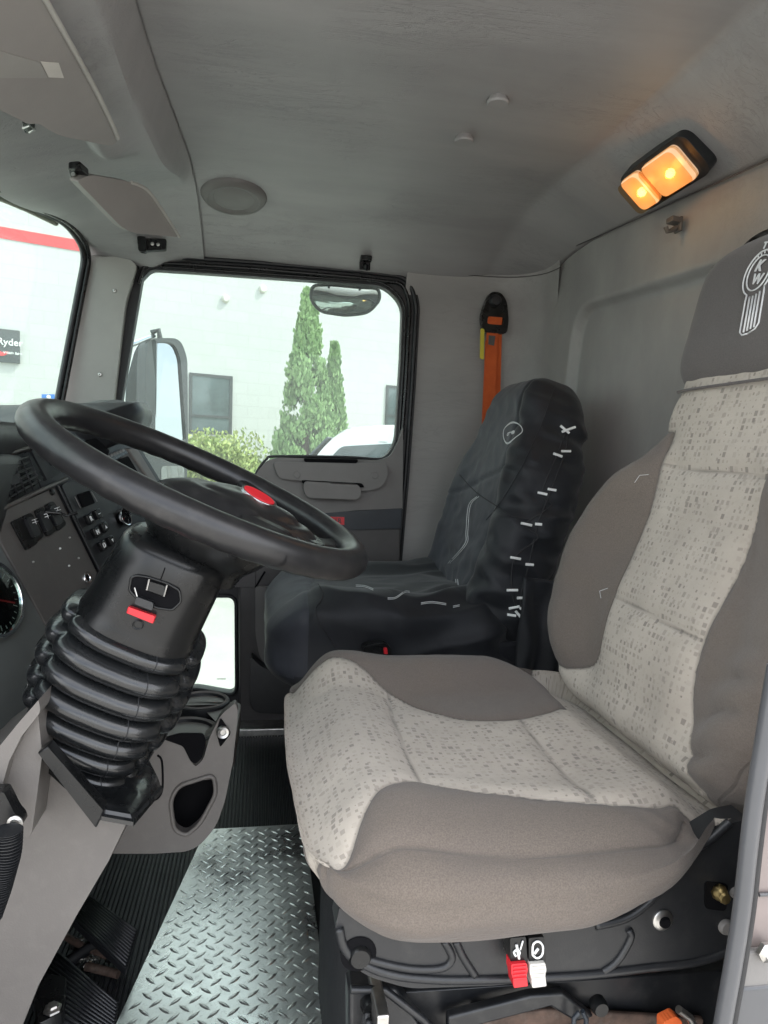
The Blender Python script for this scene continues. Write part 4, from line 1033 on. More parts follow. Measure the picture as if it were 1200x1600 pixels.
rings2.append([v+(v-ct_)*.05+Vector((0,0,-.001)) for v in rings2[-1]]); rings2.append([v+Vector((0,0,-.005)) for v in rings2[-1]])
loft('base_skirt', rings2, 'boot', col_, ang=28)
fl = PX([(58,1176),(74,1166),(163,1268),(150,1295)], Y=.800)
slab('flange', fl, (0,.02,0), 'satin', col_, bevel=.002)
# lever recess on the shroud with latch and red tab
def shp(a, b, out=0.0):
    from mathutils.bvhtree import BVHTree
    global _sb
    try: _sb
    except NameError: _sb = BVHTree.FromPolygons([v.co for v in shroud.data.vertices], [tuple(p.vertices) for p in shroud.data.polygons])
    r = ray(a,b).normalized(); h = _sb.ray_cast(CAM, r); p = h[0] if h[0] else P(a,b,Y=.82); return p+(h[1] if h[0] else Vector((0,-1,0)))*out
c0 = shp(240,928); nrm = (Vector((0,-1,0))*.75-WU*.0+Vector((.25,0,.0))).normalized()
q1, q2, q3 = shp(205,905), shp(278,925), shp(236,955)
nn = (q2-q1).cross(q3-q1).normalized(); nn = -nn if nn.y > 0 else nn; dq = nn.dot(c0)
def LP(l, o=0.0): return [P(a,b,pl=(nn,dq+o)) for a,b in l]
octo = rnd([(205,902),(214,899),(232,902),(262,912),(280,922),(283,940),(270,953),(246,950),(215,936),(202,922)],4,4)
lat = slab('lever_recess', LP(octo,.0020), -nn*.006, 'hole', col_)
tube('recess_edge', LP(octo,.002), .0016, 'satin', col_, closed=True, seg=8)
slab('latch', LP(rnd([(232,908),(258,916),(256,932),(228,922)],3,3),.006), -nn*.006, 'satin', lat, bevel=.001)
slab('latch_knob', LP(rnd([(213,932),(240,942),(238,955),(209,944)],4,3),.012), -nn*.014, 'plastic', lat, bevel=.003)
for l in ([(233,905),(229,922)],[(261,914),(256,932)],[(210,918),(214,932)]): tube('latch_wire', LP(l,.007), .0009, 'steel', lat, seg=6)
slab('release_tab', LP([(200,948),(243,963),(239,975),(197,958)],.009), -nn*.010, 'red', col_, bevel=.0012)
tube('parting_line', [shp(a,b,.0003) for a,b in [(258,887),(254,898),(250,908)]], .0007, 'hole', col_, seg=6)
tube('ring_pull', [shp(216+8*math.cos(i*.5),976+7*math.sin(i*.5),.001) for i in range(13)], .0009, 'steel' if 0 else 'satin', col_, closed=True, seg=6)
# ================================================================== DASHBOARD
dash = thing('dashboard', 'dark dashboard with angled centre stack vents gauges and switch panel', 'dashboard', (-.5,1.3,.7))
DN = Vector((1,-.368,.35)); DD = -.6246
k_ = DN.length; DN = DN/k_; DD = DD/k_
def DP(l, o=0.0): return [P(a,b,pl=(DN,DD+o)) for a,b in l]
def dp(a, b, o=0.0): return P(a,b,pl=(DN,DD+o))
body = [(-90,690),(0,688),(60,672),(140,650),(205,660),(216,694),(264,772),(262,812),(240,880),(220,940),(215,1000),(210,1120),(120,1160),(40,1160),(-90,1200)]
slab('stack_body', DP(rnd(body,8,3), -.012), Vector((-.12,0,-.01)), 'plastic', dash, bevel=.006)
slab('end_panel', DP([(200,702),(208,700),(216,703),(256,768),(250,776),(236,752)], .0), Vector((-.03,0,0)), 'grey', dash, bevel=.002)
slab('end_panel', DP([(190,712),(206,706),(250,775),(248,800),(232,790)], -.004), Vector((-.03,0,0)), 'dash', dash, bevel=.002)
# screens / slots high on the stack
slab('display', DP(rnd([(128,690),(150,684),(172,704),(166,716),(150,712)],3,3), -.004), -DN*.01, 'hole', dash, bevel=.001)
slab('button_strip', DP([(158,716),(194,700),(200,708),(166,726)], -.002), -DN*.01, 'satin', dash)
bs_ = bpy.data.objects['button_strip']
for i in range(7):
    a = 163+i*4.6; b = 716-i*2.0; slab('button', DP(rnd([(a,b-2),(a+3.4,b-3.5),(a+4.6,b+1),(a+1.2,b+2.4)],.5,2), .0004), -DN*.002, 'door', bs_)
slab('cubby', DP(rnd([(178,722),(200,712),(222,748),(214,762),(196,744)],3,3), -.002), -DN*.01, 'hole', dash)
# vent
vent = slab('air_vent', DP(rnd([(-70,746),(0,722),(40,706),(48,708),(70,750),(60,757),(0,788),(-70,820)],3,3), -.004), -DN*.02, 'satin', dash, bevel=.002)
vs = []
for i in range(6):
    t = i/5; vs.append(tubeVF([dp(-60+3*i,752+12*i*1.0,.001), dp(44+3.6*i,714+7.2*i,.001)], .0022, 6))
for i in range(9):
    a = -50+12*i; b = 748-4.0*i; vs.append(tubeVF([dp(a,b,.002), dp(a+18,b+46,.002)], .0018, 6))
mk('louvre', *join(vs), 'rubber', vent)
slab('vent_thumbwheel', DP(rnd([(14,744),(28,740),(32,754),(18,758)],2,2), .006), -DN*.008, 'plastic', vent)
slab('side_slot', DP([(50,706),(62,704),(84,744),(74,750)], -.003), -DN*.01, 'rubber', dash)
slab('side_slot', DP([(66,712),(74,718),(96,738),(82,746)], -.004), -DN*.01, 'satin', dash)
mk('trim_strip', *join([tubeVF([dp(-70,826), dp(0,797), dp(56,770), dp(104,748)], .0042, 8), tubeVF([dp(-70,738), dp(0,712), dp(44,700)], .004, 8)]), 'dash', dash)
# switch panel
swp = slab('switch_panel', DP([(-70,838),(0,799),(88,760),(156,898),(168,935),(150,990),(140,1150),(90,1060),(0,852),(-70,700)] if 0 else [(0,800),(86,761),(152,894),(128,1010),(78,985),(0,846)], -.002), -DN*.012, 'dash', dash, bevel=.002)
tube('panel_edge', [dp(90,758,.001), dp(156,892,.001)], .0022, 'plastic', dash)
lathe('screw', [(.001,.002),(.0055,.0015),(.0065,-.002)], dp(82,769), DN, 'satin', swp, seg=16)
slab('blank_switch', DP(rnd([(18,815),(34,807),(60,848),(42,860)],4,4), .002), -DN*.006, 'satin', swp, bevel=.001)
for i, (a, b) in enumerate([(36,806),(55,797),(71,788)]):
    rk = slab('rocker', DP(rnd([(a,b),(a+13,b-6),(a+34,b+32),(a+20,b+42)],5,4), .003), -DN*.008, 'satin', swp, bevel=.0012)
    slab('rocker_face', DP(rnd([(a+6,b+4),(a+15,b),(a+29,b+27),(a+19,b+34)],4,3), .009), -DN*.008, 'plastic', rk, bevel=.002)
    ctr = dp(a+19, b+ 9, .0096)
    q = [tubeVF([dp(a+14,b+7,.0095), dp(a+22,b+4,.0095)], .0006, 5), tubeVF([dp(a+15,b+11,.0095), dp(a+24,b+8,.0095)], .0006, 5), tubeVF([dp(a+18,b+5,.0095), dp(a+21,b+13,.0095)], .0006, 5)]
    mk('icon', *join(q), 'print', rk)
tube('toggle_lever', [dp(90,800,.008), dp(104,806,.024), dp(120,801,.034)], [.0028,.0022,.0036], 'satin', swp)
tube('toggle_lever', [dp(72,800,.008), dp(96,802,.030)], [.004,.003], 'satin', swp)
for a,b in [(109,840),(94,857),(123,872),(108,884),(52,878)]:
    lathe('jewel_lamp', [(.001,.002),(.0018,.001),(.002,-.001)], dp(a,b), DN, 'print' if b in(857,884) else 'steel', swp, seg=10)
lathe('key_socket', [(.001,.001),(.006,.001),(.007,.003),(.0105,.003),(.012,0),(.012,-.004)], dp(136,903), DN, 'chrome', swp, seg=24)
lathe('key_slot', [(.001,.0015),(.006,.0014),(.006,-.002)], dp(136,903), DN, 'hole', swp, seg=16)
# push-button shifter
shf = slab('shifter_panel', DP(rnd([(96,757),(138,742),(156,752),(196,850),(180,880),(156,890)],5,3), -.001), -DN*.012, 'plastic', dash, bevel=.002)
slab('shifter_display', DP(rnd([(122,772),(140,766),(149,786),(131,793)],2,3), .003), -DN*.006, 'hole', shf, bevel=.001)
for l in ([(117,776),(126,794)],[(143,768),(152,784)]): tube('display_edge', [dp(*l[0],.002), dp(*l[1],.002)], .0010, 'door', shf, seg=6)
kx, ky = Vector((10,21)), Vector((23,-13))
dr_ = (dp(160,800)-dp(137,813)).normalized(); dd_ = (dp(147,834)-dp(137,813)).normalized()
for r_ in range(3):
    for c_ in range(2):
        p = Vector((137,812))+Vector((10.3,20.8))*r_+Vector((13,-8))*c_
        s_ = .0085; c3 = dp(p.x,p.y)
        kb = obox('shift_button', c3+DN*.003, dr_*.0092, dd_*.0100, DN*.005, 'satin', shf, bevel=.002)
        ch = {(0,0):'R',(1,0):'N',(2,0):'D'}.get((r_,c_))
        if ch: text('shift_letter', ch, c3+DN*.0086, dr_, -dd_, .0135, 'print', kb, bold=.02)
        elif r_ == 0: mk('shift_mark', *tubeVF([c3+DN*.0084-dr_*.004, c3+DN*.0084+dr_*.004], .0008, 5), 'print', kb)
        else:
            sg = 1 if r_ == 1 else -1
            slab('shift_arrow', [c3+DN*.0086-dr_*.0035+dd_*.003*sg, c3+DN*.0086+dr_*.0035+dd_*.003*sg, c3+DN*.0086-dd_*.0045*sg], -DN*.0005, 'print', kb)
# small gauge
def gauge(c, n, r, name, dial, needle_a, parent):
    g = lathe(name, [(r*.86,.002),(r*.90,.006),(r*.97,.0065),(r*1.02,.003),(r*1.03,-.008)], c, n, 'chrome', parent, seg=48, caps=(0,0))
    lathe('dial', [(.001,.0),(r*.87,.0),(r*.87,-.004)], c, n, dial, g, seg=40)
    u, v = frame_at(Vector(n)); q = []
    for i in range(21):
        a = R(-130+13*i); r0 = r*(.68 if i % 5 == 0 else .74); q.append(tubeVF([c+n*.0006+(u*math.sin(a)+v*math.cos(a))*r0, c+n*.0006+(u*math.sin(a)+v*math.cos(a))*r*.82], r*.008, 5))
    mk('dial_marks', *join(q), 'print', g)
    a = R(needle_a); tube('needle', [c+n*.0015-(u*math.sin(a)+v*math.cos(a))*r*.15, c+n*.0015+(u*math.sin(a)+v*math.cos(a))*r*.7], r*.022, 'red', g, seg=6)
    lathe('needle_cap', [(.001,.004),(r*.1,.003),(r*.12,0)], c, n, 'satin', g, seg=16)
    return g
DNv = DN.copy()
gauge(dp(194,808,.002), DNv, .020, 'small_gauge', 'hole', 55, dash)
gauge(dp(175,748,-.002), DNv, .016, 'small_gauge', 'hole', 20, dash)
# instrument cluster nearer the driver
clp = slab('cluster_panel', DP([(0,848),(76,985),(128,1012),(150,1150),(40,1160),(-120,1190),(-120,700)], -.006), -DN*.02, 'cluster', dash, bevel=.002)
gC = dp(-12,936,.004)
g_ = gauge(gC, DNv, .064, 'large_gauge', 'hole', -70, clp)
lathe('gauge_glass', [(.001,.010),(.05,.009),(.056,.005)], gC, DNv, 'glass', g_, seg=40)
for a,b in [(116,950),(88,969)]: lathe('jewel_lamp', [(.001,.002),(.0018,.001),(.002,-.001)], dp(a,b,.0), DN, 'print', clp, seg=10)
# dash top pad: rolls from the windscreen to the stack brow, rising to the far binnacle
def dtop(u, v):
    y = .46+u*1.70; s = v                 # s 0 windscreen .. 1 brow front edge
    far = ss(1.52,1.76,y)*(1-ss(1.88,1.97,y))
    zt = .912+.070*far; xf = -.435+.095*far + .06*ss(1.3,1.75,y)*(1-ss(1.88,1.97,y))
    x = -.78+(xf+.78)*min(1,s*1.25)
    z = zt-.035*(1-min(1,s*1.25))*1.0
    if s > .8: t = (s-.8)/.2; x = xf+.014*math.sin(t*math.pi)*1.0-.004*t; z = zt-.006-.05*t*(1-math.cos(t*1.6))*.9-.03*t
    z -= .09*ss(1.97,2.10,y); x -= .05*ss(1.95,2.1,y)*s
    return Vector((x, y, z+.0015*noise.noise(Vector((x*6,y*6,0)))))
gridmesh('top_pad', dtop, 130, 50, 'plastic', dash, solid=.01)
slab('binnacle_cap', PX(rnd([(118,636),(150,630),(180,624),(196,627),(207,640),(203,650),(160,640),(125,646)],4,4), Y=1.78), (-.05,.06,.0), 'dash' if 0 else 'cluster', dash, bevel=.008)
box('lower_front', (-.68,1.15,.30), (-.42,2.16,.86), 'plastic', dash, bevel=.02)
box('passenger_dash', (-.70,1.72,.42), (-.36,2.14,.74), 'dash', dash, bevel=.05)
# ---- warm grey knee panels
knee = thing('knee_panel', 'warm grey moulded knee panel sweeping down beside the boot', 'panel', (-.25,.9,.3))
kp = rnd([(-90,1240,0),(0,1250,0),(30,1300,0),(62,1180,10),(150,1240,0),(210,1262,16),(170,1345,0),(120,1430,0),(60,1540,0),(20,1640,0),(-90,1760,0)], 14, 5)
slab('lower_moulding', PX(kp, Y=.87), (0,.22,0), 'grey', knee, bevel=.010, seg=4)
arc = rnd([(56,1098,0),(60,1120,0),(66,1180,0),(58,1240,0),(50,1300,0),(44,1312,6),(34,1300,0),(26,1290,0),(10,1270,0),(2,1230,0),(-40,1290,0),(-90,1300,0),(-90,1240,0),(-30,1195,0),(0,1170,0)], 10, 4)
slab('upper_moulding', PX(arc, Y=.815), (0,.22,0), 'grey', knee, bevel=.008, seg=4)
arc2 = rnd([(60,1094,0),(64,1112,8),(34,1150,0),(14,1190,0),(0,1240,0),(-60,1300,0),(-110,1290,0),(-90,1236,0),(-30,1190,0),(0,1165,0),(30,1128,0)], 16, 5)
slab('rolled_edge', PX(arc2, Y=.795), (0,.16,0), 'grey', knee, bevel=.014, seg=5)
# far grey edge of the dash seen under the wheel (console wing)
# ---- cup holder console
con = thing('cup_holder_console', 'warm grey console with two cup holders a power socket and an open pocket', 'console', (-.1,1.25,.13))
yc = 1.10
out_ = rnd([(232,1148,0),(262,1150,10),(290,1165,10),(300,1192,12),(306,1198,6),(318,1186,10),(328,1150,14),(346,1116,10),(368,1098,6),(372,1112,0),(364,1190,0),(352,1250,10),(338,1292,20),(304,1330,34),(240,1334,10),(176,1334,0),(200,1285,0)], 12, 6)
pk = rnd([(266,1252),(278,1228),(334,1210),(338,1240),(312,1288),(290,1306),(272,1296)], 12, 6)
slab('face', PX(out_, Y=yc), (0,.020,0), 'grey', con, holes=[PX(pk, Y=yc)], bevel=.006, seg=4)
slab('side_shell', PX(rnd([(190,1240,0),(346,1150,0),(362,1190,0),(352,1250,10),(338,1292,20),(304,1328,34),(180,1332,0)],10,5), Y=yc+.055), (0,.07,0), 'grey', con, bevel=.006)
slab('pocket', PX(rnd([(258,1244),(275,1222),(342,1204),(345,1240),(316,1296),(290,1314),(266,1302)],12,5), Y=yc+.045), (0,.008,0), 'hole', con)
tube('pocket_lip', [P(a,b,Y=yc-.001) for a,b in pk], .0035, 'grey', con, closed=True, seg=10)
def cup(a, b, ra, depth, z, cutlabel):
    c = P(a,b,Z=z); rim_ = ra; wells.append(c)
    h = lathe('cup_well', [(rim_*.80,-depth),(rim_*.84,-depth*.5),(rim_*.90,-.006),(rim_*.94,.002),(rim_*1.0,.004),(rim_*1.12,.002),(rim_*1.16,-.006),(rim_*1.12,-.05)], c, (0,0,1), 'plastic', con, seg=56, caps=(1,0))
    lathe('well_liner', [(rim_*.10,-depth+.004),(rim_*.78,-depth+.004),(rim_*.87,-.010)], c, (0,0,1), 'hole', h, seg=48, caps=(1,0))
    lathe('well_lip', [(rim_*.93,.0025),(rim_*1.0,.0055),(rim_*1.07,.0035)], c, (0,0,1), 'grey', h, seg=56, caps=(0,0))
wells = []
cup(316,1096,.046,.06,.392,'far'); cup(288,1142,.052,.07,.392,'near')
dk = rnd([(-.215,1.108,.01),(-.060,1.108,.02),(-.030,1.15,.02),(-.024,1.36,.02),(-.17,1.37,.03),(-.215,1.30,.02)], .02, 5)
slab('deck', [(x,y,.389) for x,y in dk], (0,0,-.035), 'grey', con, holes=[[(c.x+r_*math.cos(i*.26),c.y+r_*math.sin(i*.26),.389) for i in range(24)] for c, r_ in zip(wells,(.049,.055))], bevel=.004)
slab('front_notch', PX(rnd([(252,1154),(286,1166),(298,1190),(306,1194),(316,1184),(322,1160),(318,1146),(280,1146)],5,4), Y=yc-.002), (0,.003,0), 'hole', con)
sk_ = slab('socket_plate', PX(rnd([(344,1122),(361,1146),(344,1168),(338,1145)],4,3), Y=yc-.004), (0,.008,0), 'hole', con)
lathe('power_socket', [(.004,.002),(.005,.004),(.0085,.005),(.010,.002),(.010,-.004)], P(348,1144,Y=yc-.006), (.2,-1,.1), 'steel', sk_, seg=24)
tube('trim_line', [P(a,b,Y=yc-.0005) for a,b in cat_rom([(246,1180),(253,1190),(254,1230),(248,1246),(240,1250)],4,False)], .0016, 'hole', con)
# ================================================================== FLOOR COVERINGS AND PEDALS
def ribs(x0, x1, y0, y1, pitch, z, h):
    V = []; F = []; n = int((x1-x0)/pitch)
    for i in range(n):
        a = x0+i*pitch
        prof = [(a,z),(a+pitch*.15,z+h),(a+pitch*.55,z+h),(a+pitch*.70,z)]
        k = len(V)
        for (x, zz) in prof: V += [(x,y0,zz),(x,y1,zz)]
        for j in range(3): F.append((k+2*j,k+2*j+1,k+2*j+3,k+2*j+2))
        F += [(k,k+2,k+4,k+6),(k+1,k+7,k+5,k+3)]
        if i < n-1: F.append((k+6,k+7,k+9,k+8))
    V += [(x0,y0,z-.004),(x1,y0,z-.004),(x1,y1,z-.004),(x0,y1,z-.004)]; k = len(V)-4; F.append((k,k+1,k+2,k+3))
    return V, F
fm = mk('floor_mat', *ribs(-.30,.50,1.585,2.115,.0085,.004,.0042), 'rubber', smooth=False)
setp(fm, 'black ribbed rubber mat on the passenger footwell floor beside the door sill', 'floor mat', 'ribbed rubber mats')
fm2 = mk('floor_mat', *ribs(-.62,-.095,.55,1.58,.0085,.002,.0042), 'rubber', smooth=False)
setp(fm2, 'black ribbed rubber mat under the pedals left of the metal plate', 'floor mat', 'ribbed rubber mats')
# diamond tread plate
def plate():
    x0, x1, y0, y1 = -.270, .122, .60, 1.583
    V = [(x0-.0,y0,.012),(x1,y0,.012),(x1,y1,.012),(x0+.168,y1,.012),(x0,y0,.001),(x1,y0,.001),(x1,y1,.001),(x0+.168,y1,.001)]
    F = [(0,1,2,3),(4,7,6,5),(0,4,5,1),(1,5,6,2),(2,6,7,3),(3,7,4,0)]
    p = .030; i0 = 0
    y = y0+.012; row = 0
    while y < y1-.008:
        x = x0+.008+(p*.5 if row % 2 else 0); c = 0
        while x < x1-.008:
            xl = x0+.168*max(0,(y-y0)/(y1-y0))+.012
            if x > xl:
                a = R(42 if (row+0) % 2 == 0 else -42)+R(rng.uniform(-2,2)); L_, w, h = .0128, .0029, .0017
                ca, sa = math.cos(a), math.sin(a); k = len(V)
                for (u, v, z) in [(-L_,0,0),(-L_*.45,-w,0),(0,-w*1.15,0),(L_*.45,-w,0),(L_,0,0),(L_*.45,w,0),(0,w*1.15,0),(-L_*.45,w,0),(-L_*.5,0,h*.8),(0,0,h),(L_*.5,0,h*.8)]:
                    V.append((x+u*ca-v*sa, y+u*sa+v*ca, .0121+z))
                F += [(k,k+1,k+8),(k+1,k+2,k+9,k+8),(k+2,k+3,k+10,k+9),(k+3,k+4,k+10),(k+4,k+5,k+10),(k+5,k+6,k+9,k+10),(k+6,k+7,k+8,k+9),(k+7,k,k+8)]
            x += p*1.0
        y += .0165; row += 1
    return V, F
def mkraw(*a, **k): return mk(*a, **k)
tp = mk('tread_plate', *plate(), 'plate', smooth=True, ang=60); setp(tp, 'bright galvanised diamond tread plate in the middle of the floor', 'floor plate')
try: tp.data.set_sharp_from_angle(angle=R(62))
except Exception: pass
for i,(a,b) in enumerate([(207,1532),(200,1570),(235,1400),(500,1440)]):
    pass
def pedal(name, label, pts, z0, z1, group='ribbed floor pedals'):
    """pts in px at the pad; pad tilts from z0 to z1"""
    a, b, c, d = [P(x, y, Z=z) for (x, y), z in zip(pts, (z0, z1, z1, z0))]
    t = thing(name, label, 'pedal', (a+c)/2, group)
    n = (b-a).cross(d-a).normalized(); n = n if n.z > 0 else -n
    slab('pad', [a,b,c,d], -n*.012, 'rubber', t, bevel=.002)
    q = []
    for i in range(1, 13):
        s = i/13; q.append(tubeVF([a.lerp(d, s)+n*.001+(b-a).normalized()*.004, b.lerp(c, s)+n*.001-(b-a).normalized()*.004], .0022, 6))
    mk('tread_ribs', *join(q), 'plastic', t)
    tube('pedal_arm', [(a+c)/2-n*.012, (a+c)/2-n*.04+Vector((-.05,0,-.01)), (a+c)/2+Vector((-.10,0,-.07))], .010, 'blackmetal', t)
    return t
pedal('accelerator_pedal', 'upper ribbed black pedal beside the edge of the tread plate', [(140,1398),(216,1452),(198,1516),(108,1432)], .075, .055)
pedal('brake_pedal', 'lower ribbed black pedal partly hidden by the grey knee panel', [(84,1478),(186,1566),(176,1640),(40,1560)], .085, .065)
pl = thing('pedal_linkage', 'rusty clamp wires and small bolts between the two pedals', 'linkage', P(150,1490,Z=.02))
tube('link_rod', [P(100,1462,Z=.03),P(132,1480,Z=.035),P(168,1494,Z=.03)], .006, 'rust', pl)
tube('link_rod', [P(135,1510,Z=.02),P(185,1522,Z=.02)], .007, 'rust', pl)
tube('spring', [P(124+i*1.2+2.4*math.cos(i*1.3),1502-1.0*i*.2+2.4*math.sin(i*1.3),Z=.03) for i in range(30)], .0013, 'steel', pl, seg=6)
for a,b in [(172,1498),(118,1478),(140,1486)]: lathe('nut', [(.001,.012),(.008,.012),(.009,.008),(.009,0)], P(a,b,Z=.02), (.1,-.3,1), 'steel', pl, seg=6)
for s_ in range(14):
    a, b = rng.uniform(100,185), rng.uniform(1462,1525); lathe('debris', [(.0005,.003),(.003,.002),(.004,0)], P(a,b,Z=.006), (rng.uniform(-1,1),0,1), rng.choice(['rust','steel','trim_tan']), pl, seg=5)
bracket_ = thing('brake_bracket', 'black plastic bracket with a shiny bolt beside the lower pedal', 'bracket', P(70,1560,Z=.10))
slab('bracket', PX(rnd([(52,1548),(70,1520),(104,1526),(100,1580),(60,1600)],6,3), Z=.105), (0,0,-.02), 'satin', bracket_, bevel=.003)
lathe('bolt', [(.001,.008),(.007,.008),(.008,.005),(.012,.003),(.012,0)], P(82,1578,Z=.107), (0,0,1), 'steel', bracket_, seg=6)
# corrugated hose at the lower left edge
hs = thing('corrugated_hose', 'black corrugated hose and hinge bracket at the left edge', 'hose', P(10,1350,Y=.72))
hp = cat_rom([(22,1296),(20,1330),(12,1362),(4,1390),(-10,1430)],8,False); hl = [P(a,b,Y=.74) for a,b in hp]; hv = []
pts_, rr_ = [], []
for i in range(len(hl)-1):
    for k in range(4): pts_.append(hl[i].lerp(hl[i+1],k/4)+Vector((-.006,0,0))); rr_.append(.0115+.003*(1 if k in (1,2) else -1))
tube('hose', pts_, rr_, 'rubber', hs, seg=20)
slab('hinge_bracket', PX(rnd([(-40,1240),(6,1238),(22,1270),(32,1282),(34,1292),(22,1300),(-40,1300)],4,3), Y=.765), (0,.02,0), 'satin', hs, bevel=.003)
lathe('bolt', [(.001,.006),(.004,.006),(.005,.003),(.008,.002),(.008,0)], P(24,1285,Y=.763), (0,-1,0), 'steel', hs, seg=12)
# ================================================================== NEAR DOOR POST (driver side)
post = thing('door_post', 'grey driver door post with a smooth vertical seal at the right edge', 'door post', (.42,.48,.1))
sp_ = [(1204,1040),(1186,1150),(1170,1250),(1160,1330),(1150,1420),(1136,1510),(1120,1600),(1106,1690)]
M['sealgrey'] = plain('grey_rubber_seal', (.075,.077,.082), .32, var=.08)
M['postpaint'] = plain('door_post_paint', (.20,.165,.155), .35, var=.15, vs=14)
tube('seal', [P(a+9,b,Y=.475) for a,b in cat_rom(sp_,4,False)], .0068, 'sealgrey', post, seg=20)
tube('seal', [P(a+22,b,Y=.480) for a,b in cat_rom(sp_,4,False)], .0045, 'rubber', post, seg=16)
x0 = P(1150,1500,Y=.49).x+.012
slab('post_panel', PX([(1218,1100),(1196,1200),(1172,1430),(1140,1690),(1500,1690),(1500,1040)], Y=.49), (0,.008,0), 'postpaint', post, bevel=.002)
slab('post_step', PX([(1160,1488),(1230,1482),(1230,1560),(1150,1560)], Y=.484), (0,.006,0), 'door', post, bevel=.002)
tube('post_groove', [P(1186,1398,Y=.488),P(1260,1394,Y=.488)], .0016, 'sealgrey', post)
slab('lower_cover', PX([(1150,1545),(1260,1535),(1260,1690),(1130,1690)], Y=.482), (0,.008,0), 'sealgrey', post, bevel=.003)
lathe('striker_bolt', [(.001,.008),(.005,.008),(.006,.006),(.009,.004),(.009,0)], P(1196,1485,Y=.482), (0,-1,0), 'steel', post, seg=6)
box('post_body', (.46,.50,-.05), (.93,.53,.80), 'postpaint', post, bevel=.004)
box('rocker_sill', (-.75,.38,-.10), (.93,.47,-.004), 'blackmetal', post, bevel=.004)
struct(box('roof_rail', (-.60,.385,1.43), (.94,.42,1.60), 'white_body', bevel=.006))

# ================================================================== OUTSIDE
# exterior door mirror
mr = thing('door_mirror', 'tall exterior door mirror reflecting sky on the passenger side', 'mirror', P(262,720,Y=2.62))
ym = 2.62
hsg = rnd([(232,528,14),(282,528,20),(293,560,10),(294,690,0),(292,760,8),(228,760,8),(226,700,0),(228,560,12)], 10, 5)
M['mframe'] = plain('mirror_housing', (.045,.05,.055), .35)
MN = Vector((1.0,-1.0,.12)).normalized(); MD = MN.dot(P(262,620,Y=ym))
def MX(l, o=0): return [P(a,b,pl=(MN,MD+o)) for a,b in l]
slab('frame', MX(hsg), -MN*.05, 'mframe', mr, holes=[MX(rnd([(243,535,8),(272,535,16),(282,560,8),(291,688,4),(243,688,4)],8,5))], bevel=.006)
# glass is turned so that it looks back past the cab at the sky
mg = rnd([(242,534,8),(273,534,16),(283,560,8),(292,689,4),(242,689,4)],8,5)
slab('mirror_glass', MX(mg, -.010), -MN*.004, 'mirror', mr)
lo_ = MX(rnd([(252,728),(288,728),(288,754),(252,754)],6,4), .002)
slab('wide_mirror', lo_, -MN*.004, 'mirror', mr)
slab('housing_edge', PX(rnd([(227,532),(244,530),(244,760),(229,760)],4,3), Y=ym-.03), (0,.05,0), 'mframe', mr, bevel=.004)
slab('chrome_shell', PX(rnd([(228,524,10),(232,560,0),(228,760,0),(205,760,0),(192,700,0),(196,600,20),(210,545,20)],8,5), Y=ym+.03), (0,.06,0), 'chrome', mr, bevel=.015, seg=4)
tube('arm', [P(236,520,Y=ym+.02),P(248,516,Y=ym+.02),P(250,530,Y=ym+.02)], .010, 'mframe', mr)
tube('arm', [P(240,525,Y=ym+.02),P(200,540,Y=2.40),P(180,560,Y=2.30)], .009, 'chrome', mr)
tube('arm', [P(240,750,Y=ym+.02),P(200,760,Y=2.40),P(170,770,Y=2.30)], .009, 'chrome', mr)
# look-down mirror over the window
lm = thing('look_down_mirror', 'small convex mirror hanging outside the top of the passenger window', 'mirror', P(540,468,Y=2.33))
ol = rnd([(488,446,8),(515,445,0),(560,449,0),(592,451,8),(594,468,16),(576,489,16),(540,493,10),(500,487,16),(485,468,14)], 10, 5)
OL = PX(ol, Y=2.33); c_ = sum(OL, Vector())/len(OL)
tube('rim', OL, .0055, 'rubber', lm, closed=True)
nn_ = 14; V = [c_+Vector((0,-.014,0))]; F = []
for i in range(1, nn_+1):
    for p in OL: V.append(c_.lerp(p, i/nn_)+Vector((0,-.014*(1-(i/nn_)**2),0)))
m_ = len(OL)
F += [(0,1+k,1+(k+1)%m_) for k in range(m_)]+[(1+i*m_+k,1+(i+1)*m_+k,1+(i+1)*m_+(k+1)%m_,1+i*m_+(k+1)%m_) for i in range(nn_-1) for k in range(m_)]
rvx = mk('convex_glass', V, F, 'mirror_bright', lm)
tube('stay', [P(515,446,Y=2.335),P(515,436,Y=2.31)], .004, 'rubber', lm); tube('stay', [P(565,449,Y=2.335),P(565,438,Y=2.31)], .004, 'rubber', lm)
# ---- building
WA = Vector((.93,.365,0)).normalized(); WB = Vector((WA.y,-WA.x,0)); W0 = Vector((0,13,0)); WPD = WB.dot(W0)
def BPt(a, b, o=0.0): return P(a,b,pl=(WB,WPD+o))
def bw(s, z, o=0.0): return W0+WA*s+WB*o+Vector((0,0,z-W0.z))
bd_ = thing('warehouse_building', 'white painted block warehouse with a red stripe and small dark windows', 'building', (0,13,GZ))
def wallmesh():
    S0, S1, Z0, Z1 = -24, 22, GZ, 8.0
    V = [bw(S0,Z0),bw(S1,Z0),bw(S1,Z1),bw(S0,Z1)]; o = mk('wall', V+[v-WB*6 for v in V], [(0,1,2,3),(4,7,6,5),(0,4,5,1),(1,5,6,2),(2,6,7,3),(3,7,4,0)], 'block', bd_, smooth=False)
    uv = o.data.uv_layers.new(name='UVMap')
    for lp in o.data.loops:
        c = o.data.vertices[lp.vertex_index].co; uv.data[lp.index].uv = (Vector(c).dot(WA), c.z)
    return o
wallmesh()
zs = [BPt(0,354).z, BPt(0,372).z]
def band(z0, z1, m, name, s0=-24, s1=22, o=.01): return slab(name, [bw(s0,z0,o),bw(s1,z0,o),bw(s1,z1,o),bw(s0,z1,o)], -WB*.008, m, bd_, smooth=False)
